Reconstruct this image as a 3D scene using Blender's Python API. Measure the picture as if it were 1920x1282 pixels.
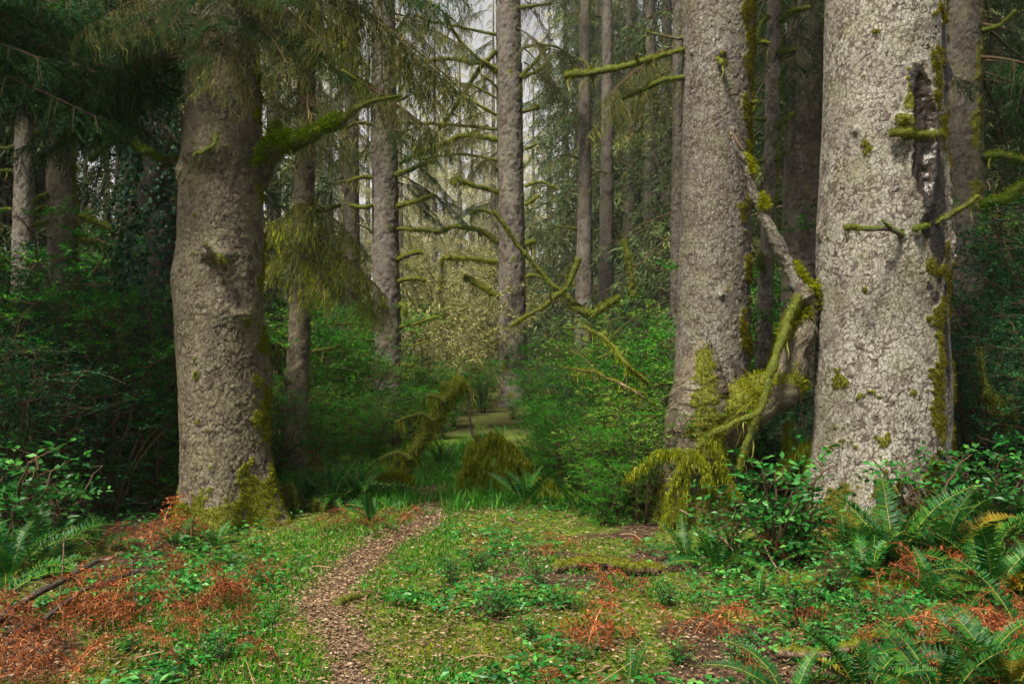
import bpy, math
import numpy as np
from mathutils import Vector, Matrix, Euler

# ------------------------------------------------------------------ camera, sky, sun, exposure
scene = bpy.context.scene
for o in list(bpy.data.objects):
    bpy.data.objects.remove(o)
COL = scene.collection
CAM_H, FPX, CX, CY = 1.6, 1884.0, 960.0, 641.0
cam_d = bpy.data.cameras.new('camera')
cam_d.sensor_width = 36.0
cam_d.lens = 36.0 * FPX / 1920.0
cam_d.clip_start, cam_d.clip_end = 0.05, 1000.0
cam = bpy.data.objects.new('camera', cam_d)
cam.location = (0, 0, CAM_H)
cam.rotation_euler = (math.radians(90), 0, 0)
COL.objects.link(cam)
scene.camera = cam

SUN_EL, SUN_AZ = math.radians(58), math.radians(216)      # azimuth clockwise from +Y: behind the camera, to its left
world = bpy.data.worlds.new('World')
scene.world = world
world.use_nodes = True
wn, wl = world.node_tree.nodes, world.node_tree.links
wn.clear()
sky = wn.new('ShaderNodeTexSky')
sky.sky_type = 'NISHITA'
sky.sun_disc = False
sky.sun_elevation = SUN_EL
sky.sun_rotation = SUN_AZ
sky.air_density, sky.dust_density, sky.ozone_density = 1.0, 1.0, 1.0
hs = wn.new('ShaderNodeHueSaturation')
hs.inputs['Saturation'].default_value = 0.0              # overcast: the whole dome nearly white
bg = wn.new('ShaderNodeBackground')
bg.inputs['Strength'].default_value = 0.06
wo = wn.new('ShaderNodeOutputWorld')
wl.new(sky.outputs[0], hs.inputs['Color'])
wl.new(hs.outputs[0], bg.inputs['Color'])
wl.new(bg.outputs[0], wo.inputs['Surface'])

sun_d = bpy.data.lights.new('sun', 'SUN')
sun_d.energy = 4.4
sun_d.angle = math.radians(11)
sun_d.color = (1.0, 0.93, 0.80)
sun = bpy.data.objects.new('sun', sun_d)
sv = Vector((math.sin(SUN_AZ) * math.cos(SUN_EL), math.cos(SUN_AZ) * math.cos(SUN_EL), math.sin(SUN_EL)))
sun.rotation_euler = sv.to_track_quat('Z', 'Y').to_euler()
sun.location = sv * 30
COL.objects.link(sun)

vs = scene.view_settings
vs.view_transform, vs.look = 'Standard', 'None'
vs.exposure, vs.gamma, vs.use_curve_mapping = 1.3, 1.0, False
scene.display_settings.display_device = 'sRGB'
cy = scene.cycles
cy.use_denoising = True
cy.use_adaptive_sampling = True
cy.adaptive_threshold = 0.03
try:
    cy.denoiser = 'OPENIMAGEDENOISE'
except Exception:
    pass
cy.max_bounces, cy.diffuse_bounces, cy.glossy_bounces = 4, 2, 1
cy.transmission_bounces, cy.volume_bounces, cy.transparent_max_bounces = 2, 0, 2
cy.sample_clamp_indirect = 6.0

# ------------------------------------------------------------------ numpy helpers
RNG = np.random.default_rng(11)

def P(px, py, d):
    """photo pixel at a depth -> world point"""
    return np.array([(px - CX) / FPX * d, d, CAM_H - (py - CY) / FPX * d])

_T = np.random.default_rng(5).random((64, 64, 64)).astype(np.float32)

def vnoise(p, seed=0):
    p = np.asarray(p, dtype=np.float64) + seed * 7.31
    i = np.floor(p).astype(int)
    f = p - i
    f = f * f * (3 - 2 * f)
    i &= 63
    j = (i + 1) & 63
    a, b, c = f[..., 0], f[..., 1], f[..., 2]
    x0, y0, z0, x1, y1, z1 = i[..., 0], i[..., 1], i[..., 2], j[..., 0], j[..., 1], j[..., 2]
    def L(u, v, t): return u + (v - u) * t
    return L(L(L(_T[x0, y0, z0], _T[x1, y0, z0], a), L(_T[x0, y1, z0], _T[x1, y1, z0], a), b),
             L(L(_T[x0, y0, z1], _T[x1, y0, z1], a), L(_T[x0, y1, z1], _T[x1, y1, z1], a), b), c)

def fbm(p, n=3, seed=0):
    s, a, t = 0, 1.0, 0
    p = np.asarray(p, dtype=np.float64)
    for k in range(n):
        s = s + a * vnoise(p * 2.03 ** k, seed + k); t += a; a *= 0.5
    return s / t

def sstep(a, b, x):
    t = np.clip((x - a) / (b - a), 0, 1)
    return t * t * (3 - 2 * t)

def nrm(v):
    return v / np.maximum(np.linalg.norm(v, axis=-1, keepdims=True), 1e-9)

def runit(n, rng=None):
    return nrm((rng or RNG).normal(size=(n, 3)))

def gz(x, y):
    """height of the forest floor"""
    x = np.asarray(x, dtype=np.float64); y = np.asarray(y, dtype=np.float64)
    p = np.stack([x, y, np.zeros_like(x)], -1)
    h = 0.10 * (vnoise(p * 0.55, 3) - 0.5) + 0.035 * (vnoise(p * 2.3, 4) - 0.5)
    h = h + 0.25 * sstep(12, 40, y) * 1.0
    return h - 0.04 * np.exp(-(pathdist(x, y) / 0.28) ** 2)

def ground_at(px, py):
    y = CAM_H * FPX / (py - CY)
    return np.array([(px - CX) / FPX * y, y])

PATH_PX = [(700, 1700), (668, 1282), (645, 1205), (605, 1150), (610, 1115), (640, 1075), (668, 1042), (705, 1015), (755, 995), (800, 978), (805, 950), (790, 915), (800, 880), (835, 845)]
_pc = np.array([ground_at(*q) for q in PATH_PX])
_tt = np.linspace(0, len(_pc) - 1, 120)
PATH = np.stack([np.interp(_tt, np.arange(len(_pc)), _pc[:, k]) for k in (0, 1)], -1)
_k = np.ones(7) / 7
_pp = np.pad(PATH, ((3, 3), (0, 0)), mode='edge')
PATH = np.stack([np.convolve(_pp[:, k], _k, 'valid') for k in (0, 1)], -1)

def pathdist(x, y):
    shp = np.shape(x)
    xf, yf = np.ravel(x), np.ravel(y)
    out = np.full(xf.shape, 99.0)
    near = np.where((yf > 2) & (yf < 17) & (np.abs(xf) < 4.5))[0]
    for c in range(0, len(near), 40000):
        k = near[c:c + 40000]
        dd = (xf[k, None] - PATH[None, :, 0]) ** 2 + (yf[k, None] - PATH[None, :, 1]) ** 2
        out[k] = np.sqrt(dd.min(1))
    return out.reshape(shp)

class MB:
    """collects vertices, faces, material slots and two vertex attributes, builds one mesh"""
    def __init__(self):
        self.v, self.f, self.n = [], [], 0
        self.tone, self.moss = [], []
    def add(self, v, faces, mat=0, tone=0.5, moss=0.0, smooth=True):
        v = np.asarray(v, dtype=np.float64).reshape(-1, 3)
        faces = np.asarray(faces, dtype=np.int64)
        if len(v) == 0 or len(faces) == 0: return
        self.v.append(v)
        self.tone.append(np.broadcast_to(np.asarray(tone, dtype=np.float64), (len(v),)))
        self.moss.append(np.broadcast_to(np.asarray(moss, dtype=np.float64), (len(v),)))
        self.f.append((faces + self.n, mat, smooth))
        self.n += len(v)
    def mesh(self, name, mats, origin=(0, 0, 0)):
        me = bpy.data.meshes.new(name)
        v = np.concatenate(self.v) - np.asarray(origin)
        me.vertices.add(len(v))
        me.vertices.foreach_set('co', v.astype(np.float32).ravel())
        idx = np.concatenate([f.ravel() for f, _, _ in self.f]).astype(np.int32)
        cnt = np.concatenate([np.full(len(f), f.shape[1]) for f, _, _ in self.f])
        mi = np.concatenate([np.full(len(f), m) for f, m, _ in self.f]).astype(np.int32)
        sm = np.concatenate([np.full(len(f), s) for f, _, s in self.f])
        me.loops.add(len(idx))
        me.loops.foreach_set('vertex_index', idx)
        me.polygons.add(len(cnt))
        st = np.zeros(len(cnt), dtype=np.int32); st[1:] = np.cumsum(cnt)[:-1]
        me.polygons.foreach_set('loop_start', st)
        me.polygons.foreach_set('material_index', mi)
        me.polygons.foreach_set('use_smooth', sm.astype(bool))
        for nm, arr in (('tone', self.tone), ('moss', self.moss)):
            a = me.attributes.new(nm, 'FLOAT', 'POINT')
            a.data.foreach_set('value', np.concatenate(arr).astype(np.float32))
        for m in mats: me.materials.append(m)
        me.update(calc_edges=True)
        return me

def thing(name, label, cat, loc, group=None, rotz=0.0):
    o = bpy.data.objects.new(name, None)
    o.empty_display_size = 0.2
    o.location = [float(c) for c in loc]
    o.rotation_euler = (0, 0, rotz)
    o['label'], o['category'] = label, cat
    if group: o['group'] = group
    COL.objects.link(o)
    return o

def link(name, me, parent=None, loc=(0, 0, 0), rot=(0, 0, 0), scale=1.0):
    o = bpy.data.objects.new(name, me)
    o.location = [float(c) for c in loc]
    o.rotation_euler = rot
    o.scale = (scale,) * 3 if np.isscalar(scale) else scale
    if parent is not None: o.parent = parent
    COL.objects.link(o)
    return o

def tag(o, label=None, cat=None, group=None, kind=None):
    if label: o['label'] = label
    if cat: o['category'] = cat
    if group: o['group'] = group
    if kind: o['kind'] = kind
    return o

# ------------------------------------------------------------------ primitive shapes in numpy
def catmull(pts, n):
    pts = np.asarray(pts, dtype=np.float64)
    p = np.vstack([2 * pts[0] - pts[1], pts, 2 * pts[-1] - pts[-2]])
    t = np.linspace(0, len(pts) - 1 - 1e-6, n)
    i = t.astype(int); f = (t - i)[:, None]
    a, b, c, d = p[i], p[i + 1], p[i + 2], p[i + 3]
    return 0.5 * (2 * b + (c - a) * f + (2 * a - 5 * b + 4 * c - d) * f ** 2 + (3 * b - a - 3 * c + d) * f ** 3)

def tube(pts, rad, seg=8, lump=0.12, mossup=0.0, seed=0, cap=True):
    """closed tube along pts; returns verts, quads, tris, normals, moss weight"""
    pts = np.asarray(pts); n = len(pts)
    rad = np.broadcast_to(rad, (n,)).astype(float)
    tan = nrm(np.gradient(pts, axis=0))
    ref = np.array([0, 0, 1.0]) if abs(tan[:, 2]).mean() < 0.75 else np.array([0, -1.0, 0])
    side = nrm(np.cross(tan, ref)); up = np.cross(side, tan)
    a = np.linspace(0, 2 * np.pi, seg, endpoint=False)
    nor = side[:, None] * np.cos(a)[None, :, None] + up[:, None] * np.sin(a)[None, :, None]
    base = pts[:, None] + nor * rad[:, None, None]
    r = rad[:, None] * (1 + lump * 2 * (fbm(base * (0.35 / max(rad.mean(), 0.01)) + seed, 2, seed) - 0.5))
    m = np.zeros((n, seg))
    if mossup > 0:
        nz = fbm(base * 6.0, 2, seed + 3)
        m = np.clip(sstep(-0.5, 0.5, nor[..., 2] + 1.6 * (nz - 0.5) + (mossup - 0.5) * 1.6), 0, 1)
        nz3 = fbm(base * 26.0, 2, seed + 5)
        r = r + m * (rad[:, None] * 0.3 + 0.012) * (nz3 * 1.6 - .35)
    v = pts[:, None] + nor * r[..., None]
    i = np.arange(n - 1)[:, None] * seg; j = np.arange(seg)[None]
    q = np.stack([i + j, i + (j + 1) % seg, i + seg + (j + 1) % seg, i + seg + j], -1).reshape(-1, 4)
    vv = v.reshape(-1, 3); nn = nor.reshape(-1, 3); mm = m.ravel()
    t = np.zeros((0, 3), int)
    if cap:
        vv = np.vstack([vv, pts[0] - tan[0] * rad[0] * 0.3, pts[-1] + tan[-1] * rad[-1] * 0.6])
        nn = np.vstack([nn, -tan[0], tan[-1]]); mm = np.append(mm, [0, mm[-seg:].mean()])
        b0, b1 = n * seg, n * seg + 1
        k = np.arange(seg)
        t = np.vstack([np.stack([np.full(seg, b0), (k + 1) % seg, k], -1),
                       np.stack([np.full(seg, b1), (n - 1) * seg + k, (n - 1) * seg + (k + 1) % seg], -1)])
    return vv, q, t, nn, mm

def add_tube(mb, pts, rad, seg=6, mat=0, lump=0.1, mossup=0.0, seed=0, tone=0.5, cap=True):
    v, q, t, nn, mm = tube(pts, rad, seg, lump, mossup, seed, cap)
    n0 = mb.n
    mb.add(v, q, mat, tone, mm)
    if len(t):
        mb.f.append((t + n0, mat, True))
    return v, nn, mm

def blades(mb, base, dirs, ln, w, mat=0, tone=0.5, rng=RNG):
    """one narrow triangle for each base"""
    n = len(base)
    if n == 0: return
    s = nrm(np.cross(dirs, runit(n, rng)))
    ln = np.broadcast_to(ln, (n,))[:, None]; w = np.broadcast_to(w, (n,))[:, None]
    v = np.stack([base - s * w * .5, base + s * w * .5, base + dirs * ln], 1)
    mb.add(v.reshape(-1, 3), np.arange(3 * n).reshape(n, 3), mat, np.repeat(np.broadcast_to(tone, (n,)), 3), 0, False)

def kites(mb, base, dirs, up, ln, w, mat=0, tone=0.5, fold=0.15, wide=0.4):
    """leaf: two triangles folded along the midrib"""
    n = len(base)
    if n == 0: return
    s = nrm(np.cross(dirs, up)); u = np.cross(s, dirs)
    ln = np.broadcast_to(ln, (n,))[:, None]; w = np.broadcast_to(w, (n,))[:, None]
    mid = base + dirs * ln * wide + u * w * fold
    v = np.stack([base, mid + s * w * .5, base + dirs * ln, mid - s * w * .5], 1).reshape(-1, 3)
    k = np.arange(n)[:, None] * 4
    f = np.vstack([k + [0, 1, 2], k + [0, 2, 3]])
    mb.add(v, f, mat, np.repeat(np.broadcast_to(tone, (n,)), 4), 0, False)

def ribbons(mb, base, ln, w, mat=0, tone=0.5, sway=0.25, rng=RNG, nseg=4):
    """hanging strands of moss or lichen: narrow tapering strips"""
    n = len(base)
    if n == 0: return
    ln = np.broadcast_to(ln, (n,)).astype(float); w = np.broadcast_to(w, (n,)).astype(float)
    ang = rng.random(n) * 2 * np.pi
    s = np.stack([np.cos(ang), np.sin(ang), np.zeros(n)], -1)
    t = np.linspace(0, 1, nseg + 1)
    off = np.cumsum(rng.normal(size=(n, nseg + 1, 3)) * np.array([1, 1, .2]) * sway, 1) * (ln / nseg)[:, None, None]
    off[:, 0] = 0
    c = base[:, None] + off + np.stack([np.zeros_like(t), np.zeros_like(t), -t], -1)[None] * ln[:, None, None]
    prof = np.array([0.55, 1.0, 0.8, 0.5, 0.08])[:nseg + 1] if nseg == 4 else np.linspace(1, .1, nseg + 1)
    hw = (w[:, None] * prof[None] * (0.7 + 0.6 * rng.random((n, nseg + 1))) * .5)[..., None] * s[:, None]
    v = np.stack([c - hw, c + hw], 2).reshape(n, -1, 3)
    k = np.arange(nseg) * 2
    q = np.stack([k, k + 1, k + 3, k + 2], -1)
    f = (np.arange(n)[:, None, None] * (2 * (nseg + 1)) + q[None]).reshape(-1, 4)
    mb.add(v.reshape(-1, 3), f, mat, np.repeat(np.broadcast_to(tone, (n,)), 2 * (nseg + 1)), 0, False)

# ------------------------------------------------------------------ materials
def new_mat(name):
    m = bpy.data.materials.new(name)
    m.use_nodes = True
    nt = m.node_tree
    for n in list(nt.nodes): nt.nodes.remove(n)
    out = nt.nodes.new('ShaderNodeOutputMaterial')
    return m, nt, out

def attr(nt, nm):
    a = nt.nodes.new('ShaderNodeAttribute'); a.attribute_name = nm
    return a.outputs['Fac']

def mixc(nt, fac, a, b, mode='MIX'):
    n = nt.nodes.new('ShaderNodeMix'); n.data_type = 'RGBA'; n.blend_type = mode
    for s, val in ((n.inputs[0], fac), (n.inputs[6], a), (n.inputs[7], b)):
        if isinstance(val, (int, float)): s.default_value = val
        elif isinstance(val, tuple): s.default_value = (*val, 1)
        else: nt.links.new(val, s)
    return n.outputs[2]

def noise(nt, scale, detail=3, rough=0.6, vec=None):
    t = nt.nodes.new('ShaderNodeTexNoise')
    t.inputs['Scale'].default_value = scale; t.inputs['Detail'].default_value = detail; t.inputs['Roughness'].default_value = rough
    if vec is None:
        vec = nt.nodes.new('ShaderNodeTexCoord').outputs['Object']
    nt.links.new(vec, t.inputs['Vector'])
    return t.outputs['Fac']

def ramp(nt, fac, stops):
    r = nt.nodes.new('ShaderNodeValToRGB')
    e = r.color_ramp.elements
    while len(e) > 2: e.remove(e[-1])
    for k, (p, c) in enumerate(stops):
        x = e[k] if k < 2 else e.new(p)
        x.position = p; x.color = (*c, 1) if isinstance(c, tuple) else (c, c, c, 1)
    nt.links.new(fac, r.inputs[0])
    return r.outputs[0]

def leafmat(name, stops, trans=0.3, rough=0.5, spec=0.35):
    m, nt, out = new_mat(name)
    c = ramp(nt, attr(nt, 'tone'), stops)
    oi = nt.nodes.new('ShaderNodeObjectInfo')
    h = nt.nodes.new('ShaderNodeHueSaturation')
    mr = nt.nodes.new('ShaderNodeMapRange')
    mr.inputs['To Min'].default_value, mr.inputs['To Max'].default_value = 0.75, 1.25
    nt.links.new(oi.outputs['Random'], mr.inputs['Value'])
    h.inputs['Saturation'].default_value = 1.12
    nt.links.new(mr.outputs[0], h.inputs['Value']); nt.links.new(c, h.inputs['Color'])
    c = h.outputs[0]
    b = nt.nodes.new('ShaderNodeBsdfPrincipled')
    nt.links.new(c, b.inputs['Base Color'])
    b.inputs['Roughness'].default_value = rough
    b.inputs['Specular IOR Level'].default_value = spec
    t = nt.nodes.new('ShaderNodeBsdfTranslucent')
    nt.links.new(mixc(nt, 0.35, c, (0.25, 0.35, 0.05), 'ADD') if False else c, t.inputs['Color'])
    x = nt.nodes.new('ShaderNodeMixShader'); x.inputs[0].default_value = trans
    nt.links.new(b.outputs[0], x.inputs[1]); nt.links.new(t.outputs[0], x.inputs[2])
    nt.links.new(x.outputs[0], out.inputs['Surface'])
    return m

def barkmat(name, grey, brown, dark, mosscol=((0.04, 0.045, 0.006), (0.15, 0.155, 0.016)), spec=0.25, lichen=0.5):
    """bark: scales in greys and purple browns, moss where the moss attribute says it grows, black wet resin where tone is negative"""
    m, nt, out = new_mat(name)
    tone = attr(nt, 'tone'); moss = attr(nt, 'moss')
    c = ramp(nt, tone, [(0.0, (0.010, 0.008, 0.007)), (0.08, dark), (0.22, brown), (0.45, grey), (1.0, tuple(min(1, x * 1.4) for x in grey))])
    big = noise(nt, 1.7, 4, 0.65)
    c = mixc(nt, ramp(nt, big, [(0.42, 0.0), (0.66, 0.55)]), c, brown)
    fine = noise(nt, 85, 4, 0.7)
    c = mixc(nt, 0.55, c, ramp(nt, fine, [(0.25, 0.35), (0.75, 1.0)]), 'MULTIPLY')
    lw = noise(nt, 28, 3, 0.6)
    c = mixc(nt, ramp(nt, lw, [(0.60, 0.0), (0.70, lichen)]), c, (0.34, 0.35, 0.31))
    tcn = nt.nodes.new('ShaderNodeTexCoord'); mp = nt.nodes.new('ShaderNodeMapping')
    mp.inputs['Scale'].default_value = (1, 1, .72)
    nt.links.new(tcn.outputs['Object'], mp.inputs['Vector'])
    wn_ = nt.nodes.new('ShaderNodeTexNoise'); wn_.inputs['Scale'].default_value = 26; wn_.inputs['Detail'].default_value = 2
    nt.links.new(mp.outputs[0], wn_.inputs['Vector'])
    vm = nt.nodes.new('ShaderNodeVectorMath'); vm.operation = 'MULTIPLY_ADD'
    vm.inputs[1].default_value = (.05, .05, .05)
    nt.links.new(wn_.outputs['Color'], vm.inputs[0]); nt.links.new(mp.outputs[0], vm.inputs[2])
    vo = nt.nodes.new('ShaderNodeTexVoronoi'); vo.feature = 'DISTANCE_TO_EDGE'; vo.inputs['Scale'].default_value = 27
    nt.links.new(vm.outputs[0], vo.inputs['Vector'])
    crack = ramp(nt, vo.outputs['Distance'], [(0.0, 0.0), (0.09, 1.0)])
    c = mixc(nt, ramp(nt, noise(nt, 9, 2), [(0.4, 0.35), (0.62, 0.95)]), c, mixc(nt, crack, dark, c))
    green = noise(nt, 3.1, 4, 0.6)
    c = mixc(nt, ramp(nt, green, [(0.48, 0.0), (0.75, 0.45)]), c, (0.13, 0.13, 0.045))
    c = mixc(nt, ramp(nt, tone, [(0.015, 0.9), (0.06, 0.0)]), c, (0.012, 0.010, 0.009))
    mc = mixc(nt, ramp(nt, noise(nt, 40, 4, 0.7), [(0.3, 0.0), (0.7, 1.0)]), mosscol[0], mosscol[1])
    c = mixc(nt, ramp(nt, moss, [(0.3, 0.0), (0.55, 1.0)]), c, mc)
    res = ramp(nt, tone, [(0.0, 1.0), (0.02, 0.0)])
    b = nt.nodes.new('ShaderNodeBsdfPrincipled')
    nt.links.new(c, b.inputs['Base Color'])
    nt.links.new(ramp(nt, moss, [(0.3, 0.62), (0.5, 0.95)]), b.inputs['Roughness'])
    b.inputs['Specular IOR Level'].default_value = spec
    b0 = nt.nodes.new('ShaderNodeBump'); b0.inputs['Strength'].default_value = 0.8; b0.inputs['Distance'].default_value = 0.008
    nt.links.new(crack, b0.inputs['Height'])
    bp = nt.nodes.new('ShaderNodeBump'); bp.inputs['Strength'].default_value = 0.7; bp.inputs['Distance'].default_value = 0.006
    nt.links.new(noise(nt, 130, 5, 0.75), bp.inputs['Height']); nt.links.new(b0.outputs[0], bp.inputs['Normal'])
    nt.links.new(bp.outputs[0], b.inputs['Normal'])
    nt.links.new(b.outputs[0], out.inputs['Surface'])
    return m

def resinmat():
    m, nt, out = new_mat('wet_resin')
    b = nt.nodes.new('ShaderNodeBsdfPrincipled')
    c = ramp(nt, noise(nt, 30, 4), [(0.35, (0.006, 0.005, 0.004)), (0.7, (0.05, 0.03, 0.02))])
    nt.links.new(c, b.inputs['Base Color']); b.inputs['Roughness'].default_value = 0.22
    bp = nt.nodes.new('ShaderNodeBump'); bp.inputs['Strength'].default_value = 0.9; bp.inputs['Distance'].default_value = 0.02
    nt.links.new(noise(nt, 22, 4), bp.inputs['Height']); nt.links.new(bp.outputs[0], b.inputs['Normal'])
    nt.links.new(b.outputs[0], out.inputs['Surface'])
    return m

M = {}
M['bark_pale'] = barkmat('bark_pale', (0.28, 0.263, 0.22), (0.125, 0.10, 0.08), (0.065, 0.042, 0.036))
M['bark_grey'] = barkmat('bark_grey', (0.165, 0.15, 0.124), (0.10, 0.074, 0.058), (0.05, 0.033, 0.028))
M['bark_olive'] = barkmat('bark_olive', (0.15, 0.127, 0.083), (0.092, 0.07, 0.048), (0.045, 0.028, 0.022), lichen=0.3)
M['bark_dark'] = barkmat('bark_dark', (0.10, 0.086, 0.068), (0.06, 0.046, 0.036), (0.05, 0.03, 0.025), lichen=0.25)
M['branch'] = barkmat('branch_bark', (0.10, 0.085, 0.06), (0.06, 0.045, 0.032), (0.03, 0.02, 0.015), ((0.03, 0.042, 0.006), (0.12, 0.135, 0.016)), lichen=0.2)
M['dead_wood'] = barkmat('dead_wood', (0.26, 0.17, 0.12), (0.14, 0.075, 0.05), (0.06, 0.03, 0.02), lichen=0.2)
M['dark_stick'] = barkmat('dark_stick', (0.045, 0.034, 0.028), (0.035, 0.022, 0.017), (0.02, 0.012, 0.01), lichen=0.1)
M['drape'] = leafmat('moss_strand', [(0, (0.07, 0.10, 0.012)), (0.5, (0.20, 0.235, 0.03)), (1, (0.46, 0.47, 0.10))], 0.55, 0.9, 0.1)
M['resin'] = resinmat()
M['moss'] = leafmat('moss', [(0, (0.035, 0.043, 0.005)), (0.5, (0.115, 0.13, 0.012)), (1, (0.30, 0.31, 0.04))], 0.35, 0.9, 0.1)
M['moss_green'] = leafmat('moss_green', [(0, (0.022, 0.045, 0.004)), (0.5, (0.07, 0.12, 0.008)), (1, (0.20, 0.27, 0.02))], 0.35, 0.9, 0.1)
M['moss_gold'] = leafmat('moss_gold', [(0, (0.045, 0.036, 0.005)), (0.5, (0.11, 0.095, 0.012)), (1, (0.25, 0.22, 0.03))], 0.35, 0.9, 0.1)
M['lichen'] = leafmat('lichen', [(0, (0.055, 0.052, 0.012)), (0.5, (0.14, 0.135, 0.03)), (1, (0.32, 0.31, 0.10))], 0.4, 0.9, 0.1)
M['lichen_gap'] = leafmat('lichen_glow', [(0, (0.12, 0.12, 0.045)), (0.5, (0.29, 0.28, 0.12)), (1, (0.50, 0.47, 0.25))], 0.4, 0.9, 0.1)  # sapling lichen, its colour lifted to carry the glade's warm glow
M['lichen_pale'] = leafmat('lichen_pale', [(0, (0.10, 0.12, 0.07)), (1, (0.32, 0.36, 0.24))], 0.4, 0.9, 0.1)
M['needle'] = leafmat('needle', [(0, (0.008, 0.030, 0.010)), (0.5, (0.017, 0.056, 0.015)), (1, (0.05, 0.10, 0.022))], 0.25, 0.7, 0.12)
M['needle_olive'] = leafmat('needle_olive', [(0, (0.025, 0.042, 0.012)), (0.5, (0.05, 0.075, 0.02)), (1, (0.12, 0.135, 0.035))], 0.3, 0.6, 0.25)
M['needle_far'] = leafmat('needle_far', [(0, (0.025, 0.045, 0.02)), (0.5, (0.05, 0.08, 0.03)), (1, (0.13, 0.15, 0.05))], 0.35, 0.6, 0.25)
M['needle_gap'] = leafmat('needle_glow', [(0, (0.16, 0.17, 0.08)), (0.5, (0.38, 0.38, 0.21)), (1, (0.65, 0.62, 0.40))], 0.4, 0.7, 0.2)  # pale gap needles: brightness of the misty glade painted into the colour
M['twig'] = leafmat('twig', [(0, (0.03, 0.02, 0.012)), (1, (0.09, 0.06, 0.035))], 0.0, 0.8, 0.2)
M['huckle'] = leafmat('huckleberry_leaf', [(0, (0.012, 0.06, 0.010)), (0.6, (0.036, 0.165, 0.022)), (1, (0.15, 0.35, 0.05))], 0.3, 0.6, 0.2)
M['huckle_y'] = leafmat('yellowing_leaf', [(0, (0.03, 0.075, 0.014)), (0.6, (0.075, 0.165, 0.025)), (1, (0.24, 0.33, 0.06))], 0.35, 0.5, 0.3)
M['huckle_shade'] = leafmat('huckleberry_leaf_shade', [(0, (0.005, 0.024, 0.010)), (0.6, (0.010, 0.055, 0.02)), (1, (0.03, 0.12, 0.02))], 0.25, 0.6, 0.2)  # darker copy of the huckleberry leaf, thicket shade put into its colour
M['ivy'] = leafmat('ivy_leaf', [(0, (0.005, 0.022, 0.012)), (0.7, (0.012, 0.05, 0.022)), (1, (0.03, 0.085, 0.035))], 0.15, 0.5, 0.2)
M['salal'] = leafmat('broad_leaf', [(0, (0.012, 0.06, 0.014)), (0.6, (0.028, 0.13, 0.026)), (1, (0.10, 0.25, 0.06))], 0.25, 0.45, 0.35)
M['fern'] = leafmat('fern_leaf', [(0, (0.006, 0.034, 0.012)), (0.6, (0.016, 0.078, 0.016)), (1, (0.06, 0.15, 0.022))], 0.3, 0.5, 0.25)
M['fern_yellow'] = leafmat('fern_turning', [(0, (0.07, 0.09, 0.012)), (0.6, (0.17, 0.15, 0.025)), (1, (0.30, 0.17, 0.04))], 0.35, 0.5, 0.3)
M['fern_dead'] = leafmat('fern_dead', [(0, (0.05, 0.016, 0.010)), (0.45, (0.17, 0.052, 0.024)), (0.75, (0.33, 0.11, 0.05)), (1, (0.55, 0.28, 0.15))], 0.3, 0.7, 0.2)
M['rachis'] = leafmat('fern_stalk', [(0, (0.12, 0.11, 0.02)), (1, (0.30, 0.24, 0.06))], 0.0, 0.5, 0.4)
M['stalk_dead'] = leafmat('dead_stalk', [(0, (0.16, 0.055, 0.03)), (1, (0.42, 0.22, 0.12))], 0.0, 0.7, 0.2)
M['old_twig'] = leafmat('old_twig', [(0, (0.04, 0.025, 0.018)), (0.7, (0.13, 0.085, 0.055)), (1, (0.32, 0.22, 0.14))], 0.0, 0.8, 0.15)
M['grass'] = leafmat('grass_blade', [(0, (0.02, 0.10, 0.015)), (0.6, (0.05, 0.18, 0.026)), (1, (0.18, 0.33, 0.06))], 0.35, 0.5, 0.3)
M['litter'] = leafmat('litter', [(0, (0.04, 0.024, 0.016)), (0.4, (0.14, 0.09, 0.055)), (0.75, (0.26, 0.18, 0.115)), (1, (0.42, 0.33, 0.23))], 0.15, 0.75, 0.2)

def groundmat():
    m, nt, out = new_mat('forest_floor')
    n1 = noise(nt, 1.3, 5, 0.65); n2 = noise(nt, 22, 5, 0.7)
    soil = ramp(nt, n2, [(0.3, (0.014, 0.010, 0.007)), (0.5, (0.05, 0.032, 0.019)), (0.72, (0.11, 0.07, 0.042))])
    mos = ramp(nt, noise(nt, 9, 5, 0.7), [(0.3, (0.02, 0.05, 0.007)), (0.55, (0.075, 0.125, 0.011)), (0.75, (0.27, 0.27, 0.03))])
    c = mixc(nt, ramp(nt, attr(nt, 'moss'), [(0.3, 0.0), (0.6, 1.0)]), soil, mos)
    c = mixc(nt, ramp(nt, n1, [(0.45, 0.0), (0.7, 0.5)]), c, soil)
    b = nt.nodes.new('ShaderNodeBsdfPrincipled')
    nt.links.new(c, b.inputs['Base Color']); b.inputs['Roughness'].default_value = 0.95; b.inputs['Specular IOR Level'].default_value = 0.1
    bp = nt.nodes.new('ShaderNodeBump'); bp.inputs['Strength'].default_value = 0.9; bp.inputs['Distance'].default_value = 0.03
    nt.links.new(n2, bp.inputs['Height']); nt.links.new(bp.outputs[0], b.inputs['Normal'])
    nt.links.new(b.outputs[0], out.inputs['Surface'])
    return m
def pathmat():
    m, nt, out = new_mat('trodden_path')
    n2 = noise(nt, 45, 5, 0.75)
    c = ramp(nt, n2, [(0.3, (0.05, 0.034, 0.024)), (0.5, (0.13, 0.092, 0.062)), (0.75, (0.28, 0.21, 0.15))])
    b = nt.nodes.new('ShaderNodeBsdfPrincipled')
    nt.links.new(c, b.inputs['Base Color']); b.inputs['Roughness'].default_value = 0.95; b.inputs['Specular IOR Level'].default_value = 0.1
    bp = nt.nodes.new('ShaderNodeBump'); bp.inputs['Strength'].default_value = 0.9; bp.inputs['Distance'].default_value = 0.02
    nt.links.new(n2, bp.inputs['Height']); nt.links.new(bp.outputs[0], b.inputs['Normal'])
    nt.links.new(b.outputs[0], out.inputs['Surface'])
    return m
M['ground'] = groundmat(); M['path'] = pathmat()

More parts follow.
